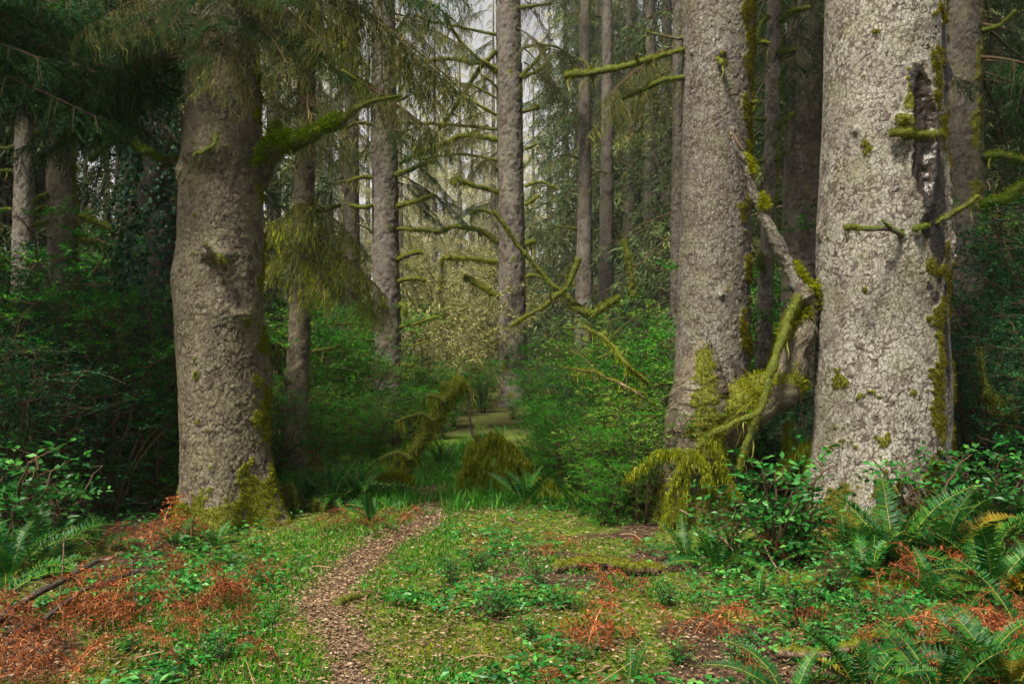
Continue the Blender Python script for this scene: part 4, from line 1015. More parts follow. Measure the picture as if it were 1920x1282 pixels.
for k, (pts, lab) in enumerate([([P(1390, 960, 7.3), P(1430, 1020, 7.2), P(1475, 1105, 6.7)], 'long bare pinkish stem leaning over the low shrub, centre right'), ([P(1300, 1085, 6.9), P(1330, 1075, 6.9), P(1380, 1110, 6.6)], 'bare arching stem on the ground below the low shrub'), ([P(1275, 955, 7.8), P(1310, 975, 7.6), P(1350, 1010, 7.4)], 'thin bare stem hanging in front of the mossy stump foot'),
                                ([P(1345, 1000, 7.3), P(1375, 1040, 7.2), P(1335, 1090, 7.0)], 'bent bare stem at the left of the low shrub')]):
    stick('bare_branch', lab, pts, .008, .005, 'dead_wood', 0, 355 + k, 'stem')

# ------------------------------------------------------------------ shrubs
def shrub_parts(seed, H=1.7, W=0.95, nst=13, nbr=11, ntw=6, nlf=10, ll=0.033, flat=.5):
    r = np.random.default_rng(seed)
    st, lf = MB(), MB()
    for k in range(nst):
        a = r.random() * 6.283; out = W * r.uniform(.25, 1.0); h = H * r.uniform(.65, 1.05)
        p = catmull([[0.05 * math.cos(a), 0.05 * math.sin(a), 0], [out * .35 * math.cos(a), out * .35 * math.sin(a), h * .5], [out * .75 * math.cos(a + .2), out * .75 * math.sin(a + .2), h * .88], [out * math.cos(a + .3), out * math.sin(a + .3), h]], 14)
        p[1:] += r.normal(size=(13, 3)) * .012
        add_tube(st, p, np.linspace(.011, .003, 14), 5, 0, 0, 0, 0, .5)
        t = np.sort(r.uniform(.08, 1, nbr)); i = np.clip((t * 13).astype(int), 0, 12)
        b = p[i]
        az = r.random(nbr) * 6.283
        bd = nrm(np.stack([np.cos(az), np.sin(az), r.uniform(-.1, .6, nbr)], -1))
        bl = W * .55 * r.uniform(.5, 1.1, nbr)
        for q in range(nbr):
            pts = b[q] + bd[q] * (bl[q] * np.linspace(0, 1, 4))[:, None] + np.array([0, 0, -.12]) * (bl[q] * np.linspace(0, 1, 4)[:, None] ** 2)
            add_tube(st, pts, np.linspace(.004, .0015, 4), 3, 0, 0, 0, 0, .6, cap=False)
        s = r.uniform(.2, 1, (nbr, ntw))
        tb = b[:, None] + bd[:, None] * (bl[:, None] * s)[..., None] + np.array([0, 0, -.12]) * (bl[:, None] * s ** 2)[..., None]
        sd = nrm(np.cross(bd, [0, 0, 1.0]))[:, None] * np.where(np.arange(ntw) % 2 == 0, 1, -1.)[None, :, None]
        td = nrm(bd[:, None] * .7 + sd * .8 + r.normal(size=(nbr, ntw, 3)) * .25 + np.array([0, 0, .12]))
        tl = .20 * r.uniform(.5, 1.2, (nbr, ntw))
        u = np.linspace(.1, 1, nlf)
        lb = tb[:, :, None] + td[:, :, None] * (tl[..., None] * u)[..., None]
        N = nbr * ntw * nlf
        lb = lb.reshape(-1, 3); tdr = np.repeat(td.reshape(-1, 3), nlf, 0)
        sg = np.where(np.arange(N) % 2 == 0, 1, -1.)[:, None]
        ld = nrm(tdr * .5 + nrm(np.cross(tdr, [0, 0, 1.0])) * sg * .9 + r.normal(size=(N, 3)) * .3)
        up = nrm(np.array([0, 0, 1.0]) + r.normal(size=(N, 3)) * flat)
        ton = np.clip(np.repeat(r.normal(.5, .18, nbr * ntw), nlf) + r.normal(0, .1, N), 0, 1)
        kites(lf, lb, ld, up, ll * r.uniform(.7, 1.3, N), ll * .55, 0, ton)
    return st, lf

SHRUB = []
for k in range(3):
    a, b = shrub_parts(400 + k)
    SHRUB.append((a.mesh('stems', [M['twig']]), b.mesh('leaves', [M['huckle']])))
SHRUB_Y = []
for k in range(2):
    a, b = shrub_parts(430 + k, H=1.75, W=1.05, nst=9, nbr=8, ntw=5, nlf=8, ll=.046, flat=.7)
    SHRUB_Y.append((a.mesh('stems', [M['twig']]), b.mesh('leaves', [M['huckle_y']])))
SHRUB_D = []
for k in range(2):
    a, b = shrub_parts(410 + k, ll=.03)
    SHRUB_D.append((a.mesh('stems', [M['twig']]), b.mesh('leaves', [M['huckle_shade']])))
SALAL = []
for k in range(2):
    a, b = shrub_parts(420 + k, H=.6, W=.42, nst=8, nbr=5, ntw=2, nlf=5, ll=.062, flat=.5)
    SALAL.append((a.mesh('stems', [M['twig']]), b.mesh('leaves', [M['salal']])))

def shrub(label, x, y, kind, scale, group=None, rz=None, name='huckleberry_shrub', cat='shrub', zo=0.0):
    t = thing(name, label, cat, (x, y, float(gz(x, y)) - .03 + zo), group, float(rg.uniform(0, 6.28)) if rz is None else rz)
    t.scale = (scale, scale, scale * rg.uniform(.9, 1.1))
    link('stems', kind[0], t)
    link('leaves', kind[1], t)
    return t

def which(px, d, slots, tiers):
    a = next(t for lim, t in slots if px < lim)
    b = next(t for lim, t in tiers if d < lim)
    return b, a

def shrub_px(label, px, d, kind, scale, group=None, **kw):
    return shrub(label, (px - CX) / FPX * d, d, kind, scale, group, **kw)

# thicket on the left, behind and beside the burled trunk
GL = 'dense dark green shrub in the shady thicket left of the burled trunk'
for k, (px, d, s) in enumerate([(20, 8.6, 1.0), (110, 9.2, 1.0), (200, 9.4, 1.05), (280, 9.9, 1.1), (-40, 9.4, 1.1), (60, 10.2, 1.15), (150, 10.6, 1.2), (240, 10.8, 1.25), (320, 10.9, 1.2), (-20, 11.3, 1.3), (90, 11.8, 1.35), (190, 12.2, 1.4), (290, 12.4, 1.45), (20, 13.0, 1.35), (340, 11.8, 1.3), (230, 14.2, 1.7), (310, 14.6, 1.7), (160, 15.5, 1.6), (-100, 12.5, 1.5), (-130, 10.2, 1.3)]):
    b_, a_ = which(px, d, [(0, 'at the left edge'), (130, 'below the two left-edge trunks'), (225, 'in the middle of the left thicket'), (999, 'next to the burled trunk')], [(10, 'front'), (11.5, 'second-row'), (13.5, 'third-row'), (99, 'tall rear')])
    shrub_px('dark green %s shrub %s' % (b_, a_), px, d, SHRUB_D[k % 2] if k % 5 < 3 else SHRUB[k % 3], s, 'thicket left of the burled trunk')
shrub_px('brighter green feathery shrub against the dark thicket, upper left', 195, 14.0, SHRUB[1], 2.05)
# centre left, behind the slim trunks
GC = 'green leafy shrub between the slim mossy trunk and the misty gap'
for k, (px, d, s) in enumerate([(600, 14.2, .95), (650, 15.2, 1.05), (690, 14.4, .85), (610, 17.5, 1.3), (660, 19, 1.3), (775, 17.5, .8), (560, 15.5, 1.2), (510, 14, 1.2), (520, 11.2, .75), (740, 15.8, .55), (800, 20, 1.0), (850, 22, 1.0), (770, 19, .7), (815, 22.5, .8), (850, 18.5, .5), (880, 24, .9), (830, 26, 1.1), (790, 28, 1.2), (905, 22, .7), (860, 30, 1.2), (760, 24, .9), (720, 20, 1.1)]):
    b_, a_ = which(px, d, [(570, 'beside the slim mossy trunk'), (640, 'right of the slim mossy trunk'), (705, 'left of the straight grey trunk'), (790, 'at the foot of the straight grey trunk'), (840, 'in the left half of the misty gap'), (999, 'in the right half of the misty gap')], [(16, 'near'), (21, 'middle'), (25, 'far'), (99, 'farthest')])
    shrub_px('%s green leafy shrub %s' % (b_, a_), px, d, SHRUB_Y[k % 2] if k % 5 == 2 else SHRUB[k % 3], s if px < 740 else min(s, max(.4, 1.05 - .02 * d)), 'shrubs left of the gap')
for k, (px, d, s) in enumerate([(590, 12.6, .5), (625, 13.2, .55), (665, 13.0, .5), (700, 13.6, .5), (745, 14.0, .45), (640, 14.6, .7), (685, 15.6, .7), (790, 14.5, .35), (770, 16.2, .5), (605, 16, .8), (560, 13.2, .6), (830, 16.5, .4)]):
    b_, a_ = which(px, d, [(600, 'right behind the slim mossy trunk'), (650, 'between slim trunk and fallen limb'), (695, 'behind the dark root clump'), (760, 'under the mossy fallen limb'), (999, 'along the far end of the path')], [(13.4, 'low front'), (15, 'low'), (99, 'bushy')])
    shrub_px('%s green undergrowth shrub %s' % (b_, a_), px, d, SHRUB_Y[k % 2] if k % 3 == 1 else SHRUB[k % 3], s, 'undergrowth left of the path end')
for k, (px, d) in enumerate([(775, 21), (812, 24), (845, 21), (878, 26), (905, 25), (790, 30), (835, 33), (870, 35), (905, 34), (765, 27), (825, 28.5), (925, 29), (850, 40), (800, 38), (890, 42)]):
    b_, a_ = which(px, d, [(795, 'at the left side of the gap'), (840, 'left of the middle of the gap'), (882, 'in the middle of the gap'), (999, 'at the right side of the gap')], [(23, 'near'), (28, 'middle'), (34.5, 'far'), (99, 'farthest')])
    shrub_px('%s tangled shrub closing the misty view %s' % (b_, a_), px, d, SHRUB_Y[k % 2] if k % 2 else SHRUB[k % 3], .62 - .004 * d, 'tangled shrubs in the gap')
# big mass right of the glade
GR = 'bright green small-leaved shrub in the bank right of the path, left of the forked stump'
for k, (px, d, s) in enumerate([(1200, 11.2, 1.15), (1240, 10.6, 1.1), (1140, 12.2, 1.2), (1090, 12.6, 1.0), (1180, 13.4, 1.45), (1230, 12.4, 1.5), (1110, 14.6, 1.35), (1050, 14.8, 1.1), (1010, 15.6, 1.0), (1160, 16, 1.7), (1210, 15.5, 1.75), (1060, 18, 1.3), (1000, 19.5, 1.15), (960, 20.5, .9), (1130, 10.6, .75), (1075, 11.6, .7), (1180, 9.9, .75), (1220, 9.6, .7), (1020, 12.8, .65), (900, 17, .6), (930, 14.5, .55), (1090, 20, 1.5), (870, 15.2, .45), (1240, 18, 1.9), (1205, 8.9, .6), (1155, 9.2, .62), (1105, 9.5, .5), (1055, 10.1, .55), (1010, 11.2, .55), (965, 12.2, .5), (1130, 8.7, .36), (1185, 9.6, .7), (1080, 10.6, .7), (1040, 12.0, .75), (1225, 9.1, .5)]):
    b_, a_ = which(px, d, [(945, 'at the far end of the path'), (1030, 'by the bare-limbed trunk'), (1085, 'behind the moss curtain'), (1125, 'in the left of the bank'), (1170, 'in the middle of the bank'), (1215, 'in the right of the bank'), (1300, 'against the tall grey trunk')], [(9.4, 'low front'), (11, 'low'), (12.9, 'middle'), (15.2, 'tall'), (99, 'rear')])
    shrub_px('%s small-leaved green shrub %s right of the path' % (b_, a_), px, d, SHRUB_Y[k % 2] if k % 5 in (1, 4) else SHRUB_D[k % 2] if k % 7 == 3 else SHRUB[k % 3], s * (.9 if d < 10.5 else .72 if px > 995 else .32), 'shrubs right of the path')
# between and behind the pale trunks
GB = 'dark shrub in the gap between the forked stump and the widest pale trunk'
for k, (px, d, s) in enumerate([(1440, 10.6, .8), (1490, 10.2, .7), (1500, 11.6, .9), (1430, 11.9, 1.0), (1520, 9.9, .55), (1372, 9.25, .62), (1400, 11.2, 1.2), (1470, 13.5, 1.6), (1520, 13.8, 1.6)]):
    b_, a_ = which(px, d, [(1410, 'behind the mossy forked stump'), (1450, 'under the leaning pole'), (1999, 'beside the widest pale trunk')], [(10.4, 'low front'), (99, 'rear')])
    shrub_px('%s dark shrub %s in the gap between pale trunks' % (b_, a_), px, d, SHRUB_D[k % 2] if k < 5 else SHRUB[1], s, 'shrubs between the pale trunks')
GE = 'dark green shrub filling the shade at the right edge, beyond the widest pale trunk'
for k, (px, d, s) in enumerate([(1830, 10.2, .9), (1890, 9.8, .95), (1950, 9.8, 1.1), (1800, 11.2, 1.05), (1870, 11.4, 1.2), (1930, 11.6, 1.35), (1860, 12.8, 1.5), (1920, 13.2, 1.7), (1990, 12.5, 1.7), (1900, 15, 2.1), (1960, 15.5, 2.2), (2040, 11, 1.5)]):
    b_, a_ = which(px, d, [(1835, 'just right of the widest pale trunk'), (1880, 'under the trunk with rusty moss'), (1925, 'around the mossy hooked branch'), (9999, 'at the right edge')], [(10.5, 'low front'), (12, 'middle'), (99, 'tall rear')])
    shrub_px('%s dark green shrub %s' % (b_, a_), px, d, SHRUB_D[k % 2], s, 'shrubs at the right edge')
shrub_px('lighter green feathery shrub beyond the widest trunk, right edge', 1905, 14.2, SHRUB[0], 2.1)

# broad-leaved low plants
for k, (px, py, s, lab) in enumerate([
    (1440, 1055, 1.15, 'broad-leaved low shrub with pink stems in front of the forked stump'), (1380, 1050, .9, 'small broad-leaved plant at the left of the pink-stemmed low shrub'), (1500, 1045, 1.1, 'broad-leaved plant against the left foot of the widest pale trunk'),
    (1720, 1010, 1.15, 'glossy broad-leaved plant at the right foot of the widest pale trunk'), (1790, 990, 1.2, 'tall broad-leaved plant behind the big fern clump, right'), (1870, 1000, 1.2, 'broad-leaved plant near the mossy hooked branch, right edge'),
    (30, 1040, 1.35, 'broad-leaved seedling bush in shade at left edge'), (110, 1010, 1.0, 'small round-leaved plant in shade left of the burled trunk'), (1560, 1120, .6, 'low broad-leaved plant under the big fern clump'), (1640, 1170, .5, 'small glossy plant in the clearing at bottom right'),
    (1500, 1180, .55, 'small broad-leaved plant at the middle of the right clearing'), (1905, 960, 1.2, 'broad-leaved plant crowding the right edge behind the ferns')]):
    x, y = ground_at(px, py)
    shrub(lab, x, y, SALAL[k % 2], s, None, name='broadleaf_plant', cat='plant')

for k, (px, py) in enumerate([(1010, 1110), (1060, 1150), (930, 1180), (1120, 1190), (990, 1215), (1090, 1250), (1250, 1140), (1330, 1160), (1270, 1250), (1380, 1240), (900, 1075), (1150, 1075), (840, 1100), (470, 1090), (420, 1120), (300, 1130), (240, 1230), (400, 1250), (1420, 1280), (1560, 1210)]):
    x, y = ground_at(px, py)
    lab = 'small green seedling in the clearing right of the path' if px > 700 else 'small green seedling in the litter left of the path'
    shrub(lab, x, y, SALAL[k % 2], rg.uniform(.22, .36), 'seedlings right of the path' if px > 700 else 'seedlings left of the path', name='seedling', cat='plant', zo=-.02)

# ivy climbing a hidden trunk left of the burled one
def ivy():
    d = 11.2
    t = thing('ivy_trunk', 'dark trunk wrapped in glossy ivy leaves, behind the burled trunk', 'tree', (*P(300, 0, d)[:2], 0.0))
    r = np.random.default_rng(440)
    limb(t, np.array([P(300, 960, d), P(298, 640, d), P(302, 350, d), P(305, 0, d), P(306, -500, d)]), .2, .14, 0, 0, 'bark_dark', 'moss', 441, 0, 'trunk', seg=12)
    n = 5200
    a = r.uniform(-2.4, 2.4, n); z = r.uniform(.2, 4.4, n)
    rad = .24 + .14 * r.random(n) + .25 * (vnoise(np.stack([a * 2, z * 2, z * 0], -1), 3) - .3)
    b = np.stack([P(300, 0, d)[0] + np.sin(a) * rad, d - np.cos(a) * rad, z], -1)
    o = np.stack([np.sin(a), -np.cos(a), np.zeros(n)], -1)
    mb = MB()
    kites(mb, b, nrm(np.array([0, 0, -.9]) + o * .5 + r.normal(size=(n, 3)) * .35), nrm(o + r.normal(size=(n, 3)) * .35), .055 * r.uniform(.6, 1.3, n), .05, 0, r.random(n))
    link('leaves', mb.mesh('leaves', [M['ivy']], np.array(t.location)), t)
ivy()

# ------------------------------------------------------------------ ferns
def frond_mesh(seed, L=.85, a0=70, a1=-25, npin=34, plen=.115, mat='fern', stalk='rachis', curl=.15, pw=.19, mid=.5):
    r = np.random.default_rng(seed)
    s = np.linspace(0, 1, 26)
    ang = np.radians(a0 + (a1 - a0) * s ** .9)
    dx = np.stack([np.cos(ang), np.cumsum(r.normal(size=26)) * .02, np.sin(ang)], -1)
    p = np.cumsum(dx, 0) * (L / 26); p -= p[0]
    mb = MB()
    add_tube(mb, p, np.linspace(.0045, .0012, 26), 4, 1, 0, 0, 0, .6, cap=False)
    u = np.linspace(.13, .99, npin)
    b = np.stack([np.interp(u, s, p[:, k]) for k in range(3)], -1)
    tg = nrm(np.stack([np.interp(u, s, np.gradient(p[:, k])) for k in range(3)], -1))
    prof = plen * np.minimum(1, (u / .28) ** .5) * (1 - u ** 3.2) ** .8 + .008
    nrmv = nrm(np.cross(tg, np.array([0, 1.0, 0])) * -1)
    for sd in (-1, 1):
        side = np.cross(tg, nrmv) * sd
        pd = nrm(side + tg * .28 + nrmv * (-.18 + r.normal(size=npin) * curl)[:, None] + r.normal(size=(npin, 3)) * curl * .6)
        l = prof * r.uniform(.85, 1.1, npin)
        # each leaflet: two kites end to end so that it bends
        ton = np.clip(r.normal(.5, .14, npin) + (.2 if sd > 0 else 0), 0, 1)
        tip = nrm(pd + nrmv * -.45 + r.normal(size=(npin, 3)) * curl)
        w = np.maximum(l * pw, .006)
        ca = nrm(np.cross(pd, nrmv)) * (w / 2)[:, None]
        m_ = b + pd * (l * mid)[:, None]; e = m_ + tip * (l * (1 - mid))[:, None]
        v = np.stack([b - ca * .7, b + ca * .7, m_ + ca, m_ - ca, e], 1)
        k = np.arange(npin)[:, None] * 5
        n0 = mb.n
        mb.add(v.reshape(-1, 3), k + [0, 1, 2, 3], 0, np.repeat(ton, 5), 0, False)
        mb.f.append((k + [3, 2, 4] + n0, 0, False))
    return mb.mesh('frond', [M[mat], M[stalk]])

FR = [frond_mesh(500 + k, a0=a0, a1=a1, L=L) for k, (a0, a1, L) in enumerate([(78, 10, .9), (70, -20, .95), (60, -35, .9), (82, 25, .8), (50, -30, .85)])]
FR_Y = [frond_mesh(510, mat='fern_yellow', a0=65, a1=-20), frond_mesh(511, mat='fern_yellow', a0=55, a1=-45, curl=.3)]
FR_D = [frond_mesh(520 + k, mat='fern_dead', stalk='stalk_dead', a0=a0, a1=a1, curl=.65, plen=.085, pw=.24, L=.75) for k, (a0, a1) in enumerate([(60, -70), (45, -60), (30, -50)])]

def fern(label, x, y, n, scale, rr, yellow=.06, dead=.08, group=None, zo=0.0):
    t = thing('sword_fern', label, 'fern', (x, y, float(gz(x, y)) + zo), group)
    a0 = rr.random() * 6.283
    for k in range(n):
        q = rr.random()
        me = FR_D[int(rr.integers(3))] if q < dead else FR_Y[int(rr.integers(2))] if q < dead + yellow else FR[int(rr.integers(5))]
        az = a0 + 6.283 * k / n + rr.normal() * .25
        link('frond', me, t, (.03 * math.cos(az), .03 * math.sin(az), 0), (rr.normal() * .25, rr.normal() * .2, az), scale * rr.uniform(.75, 1.12))
    return t

rf = np.random.default_rng(9)
FERNS = [
    (1680, 1065, 17, 1.05, 'largest dark green fern clump, in front of the widest pale trunk'), (1770, 1060, 15, 1.0, 'dense fern clump right of the largest one, below the widest pale trunk'), (1850, 1040, 14, 1.0, 'tall fern clump beyond the right foot of the widest pale trunk'),
    (1910, 1000, 12, 1.0, 'fern clump against the right edge behind the other ferns'), (1590, 1060, 13, .85, 'fern with a yellowing frond at the left foot of the widest pale trunk'), (1620, 1095, 10, .7, 'low fern spreading left of the largest clump'),
    (1860, 1120, 14, .95, 'spreading fern with rusty fronds at right edge, mid height'), (1760, 1130, 9, .6, 'small fern with curled rusty frond below the big clump'), (1340, 1065, 10, .6, 'pale green fern left of the pink-stemmed low shrub'), (1290, 1050, 8, .55, 'small fern at the mossy foot of the forked stump'),
    (1930, 1220, 12, .8, 'big blurred fern at the lower right corner'), (1840, 1275, 9, .6, 'bright fern fronds at the bottom right, among rusty ones'), (1620, 1300, 9, .62, 'bright green fern arching up from the bottom edge, right'), (1480, 1320, 9, .55, 'fern fronds peeping over the bottom edge, centre right'),
    (1890, 1300, 12, .8, 'large fern at the bottom edge just left of the lower right corner'), (1770, 1330, 10, .7, 'fern rising over the bottom edge below the orange dead fronds'), (1920, 1120, 12, .9, 'fern crowding the right edge above the corner fern'),
    (1740, 1225, 8, .6, 'yellow-stalked fern frond clump beside the pale brown stick'), (1420, 1130, 6, .38, 'small sparse fern in the right clearing'), (1180, 1290, 5, .34, 'low fern at the bottom edge right of centre'),
    (15, 1085, 13, .95, 'fern clump at the left edge behind the broken branches'), (70, 1060, 11, .9, 'dark fern with tall fronds left, above the broken branches'), (-20, 1150, 9, .75, 'bright fern frond hanging over the left edge'), (190, 1030, 9, .6, 'dim fern in the shade left of the burled trunk'),
    (402, 1020, 8, .36, 'small bright fern at the foot of the burled trunk'), (440, 1050, 6, .32, 'flat little fern just below the small bright fern'), (330, 1020, 8, .5, 'dim fern at the left foot of the burled trunk'),
    (620, 955, 12, .85, 'dark fern clump behind the arching mossy roots'), (670, 950, 13, .95, 'fern clump with pale frond between the slim trunk and root clump'), (575, 950, 9, .7, 'fern at the foot of the slim mossy trunk'), (700, 985, 8, .5, 'low fern beside the dark root clump'),
    (985, 950, 10, .8, 'dark fern under the right end of the moss curtain'), (1085, 960, 8, .6, 'small fern in the bank right of the moss curtain'), (1500, 985, 9, .6, 'dark fern in the gap between the forked stump and widest trunk'), (1470, 960, 8, .6, 'dim fern behind the pink-stemmed low shrub'),
    (830, 870, 9, .6, 'fern beside the far end of the path'), (920, 850, 8, .55, 'far fern right of the path end'),
]
for px, py, n, sc, lab in FERNS:
    x, y = ground_at(px, py)
    fern(lab, x, y, int(n * 1.3), sc * .85, rf, dead=.16 if px > 1500 and py > 1100 else .06, yellow=.1 if px > 1400 else .03)

def bracken_mesh(seed, L=.72, mat='fern_dead'):
    r = np.random.default_rng(seed)
    mb = MB()
    s = np.linspace(0, 1, 16)
    ang = np.radians(62 - 120 * s)
    p = np.cumsum(np.stack([np.cos(ang), np.cumsum(r.normal(size=16)) * .06, np.sin(ang) + r.normal(size=16) * .1], -1), 0) * (L / 16); p -= p[0]
    add_tube(mb, p, np.linspace(.004, .0015, 16), 4, 1, 0, 0, 0, .5, cap=False)
    for k in range(9):
        t = .12 + .85 * k / 9
        b = np.array([np.interp(t, s, p[:, c]) for c in range(3)])
        for sd in (-1, 1):
            d = nrm(np.array([.45, sd * .8, r.normal() * .5]) + r.normal(size=3) * .3)
            ln = L * .42 * (1 - t * .8) * r.uniform(.7, 1.2)
            q = b + d * (ln * np.linspace(0, 1, 6))[:, None] + np.array([0, 0, -.5]) * (ln * np.linspace(0, 1, 6)[:, None] ** 2) + r.normal(size=(6, 3)) * .006
            q[0] = b
            add_tube(mb, q, np.linspace(.002, .0008, 6), 3, 1, 0, 0, 0, .4, cap=False)
            m = 10
            u = np.linspace(.1, 1, m)
            pb = np.repeat(np.stack([np.interp(u, np.linspace(0, 1, 6), q[:, c]) for c in range(3)], -1), 2, 0)
            pd = nrm(d * .5 + runit(2 * m, r) * .9)
            kites(mb, pb, pd, runit(2 * m, r), ln * .34 * r.uniform(.5, 1.1, 2 * m) * (1 - .5 * np.repeat(u, 2)), .010, 0, np.clip(r.normal(.45, .3, 2 * m), 0, 1))
    return mb.mesh('frond', [M[mat], M['stalk_dead']])
BR = [bracken_mesh(600 + k) for k in range(4)]
def bracken(label, px, py, n, sc, spread=.12, group=None):
    x, y = ground_at(px, py)
    t = thing('dead_bracken', label, 'dead fern', (x, y, float(gz(x, y))), group)
    for k in range(max(3, int(n * .7))):
        az = rf.random() * 6.283
        dx, dy = rf.normal() * spread * 1.9, rf.normal() * spread * 1.7
        z = float(gz(x + dx, y + dy)) - float(gz(x, y))
        link('frond', BR[int(rf.integers(4))], t, (dx, dy, z + .01), (rf.normal() * .3, rf.normal() * .3 - .35, az), sc * rf.uniform(.6, 1.25))
for px, py, n, sc, sp, lab in [
    (300, 1170, 20, .7, .15, 'heap of rust-red dead bracken in the left foreground, brightest part'), (230, 1150, 12, .6, .13, 'rust-red dead bracken just left of the brightest heap'), (370, 1190, 11, .55, .12, 'rust-red dead bracken at the right end of the brightest heap'), (100, 1190, 11, .6, .14, 'rusty dead bracken under the broken branches, left foreground'),
    (60, 1250, 5, .6, .12, 'dead bracken stems at the bottom left corner'), (330, 1250, 5, .45, .12, 'scattered dead bracken at the bottom left, below the heap'), (180, 1100, 5, .5, .12, 'dead bracken behind the splintered branch'), (20, 1290, 5, .6, .1, 'dead bracken at the very bottom left corner'), (200, 1260, 4, .45, .12, 'thin dead bracken scraps at bottom left'),
    (350, 1080, 3, .4, .06, 'small curled dead bracken left of the flat little fern'), (300, 1010, 6, .75, .12, 'brown dead bracken hanging at the left foot of the burled trunk'), (345, 1000, 5, .6, .08, 'dead bracken leaning on the burled trunk'), (250, 1030, 4, .6, .1, 'dim dead bracken in the shade left of the burled trunk'), (590, 900, 4, .7, .06, 'upright rusty bracken right of the slim mossy trunk'),
    (690, 985, 5, .5, .12, 'red dead bracken at the foot of the root clump'), (620, 990, 4, .5, .1, 'dark red bracken scraps beside the arching roots'), (1100, 1030, 3, .55, .1, 'orange dead bracken at the edge of the bank, centre right'), (1150, 1120, 5, .6, .08, 'tall orange curled dead frond clump in the right clearing'), (1215, 1200, 3, .55, .12, 'orange dead bracken at bottom, right of centre'),
    (1190, 1270, 4, .5, .14, 'rusty dead bracken on the bottom edge, right of centre'), (1310, 1230, 4, .4, .12, 'dead bracken scraps in the middle of the right clearing'), (1420, 1190, 4, .45, .08, 'upright orange dead frond in the right clearing'), (1000, 1050, 3, .4, .1, 'small dark dead bracken in the grass right of the path'), (1060, 870, 4, .7, .1, 'red-brown dead bracken in the shrub bank'),
    (1470, 1035, 6, .6, .12, 'red-brown dead fern skirt below the pink-stemmed shrub'), (1700, 1110, 4, .6, .06, 'curled rusty fronds under the largest fern clump'), (1850, 1180, 7, .6, .14, 'bright rusty bracken mixed in the ferns at right edge'), (1790, 1250, 13, .6, .12, 'pale orange dead fronds at the bottom right'), (1690, 1280, 6, .5, .12, 'orange dead fronds on the bottom edge left of the corner'),
    (1900, 1150, 5, .6, .12, 'rusty dead fronds at the right edge'), (1880, 1240, 16, .75, .12, 'tangle of upright rust-red fronds in the lower right corner'), (1160, 1230, 4, .7, .05, 'upright rust-red frond at the bottom, right of centre'), (1600, 1150, 5, .5, .14, 'red dead bracken beside the half buried log')]:
    bracken(lab, px, py, n, sc, sp)

# ------------------------------------------------------------------ floor cover nobody could count
def cover_points(n, rng, y0=4.0, y1=13.5):
    y = y0 * (y1 / y0) ** rng.random(n)
    x = (rng.random(n) * 2 - 1) * (.54 * y + .5)
    return x, y

def stuff(name, mb, mats, label=None):
    o = link(name, mb.mesh(name, [M[m] for m in mats]))
    tag(o, label, None, None, 'stuff')
    return o

def gnormal(n, rng, k=.5):
    return nrm(np.array([0, 0, 1.0]) + rng.normal(size=(n, 3)) * k)

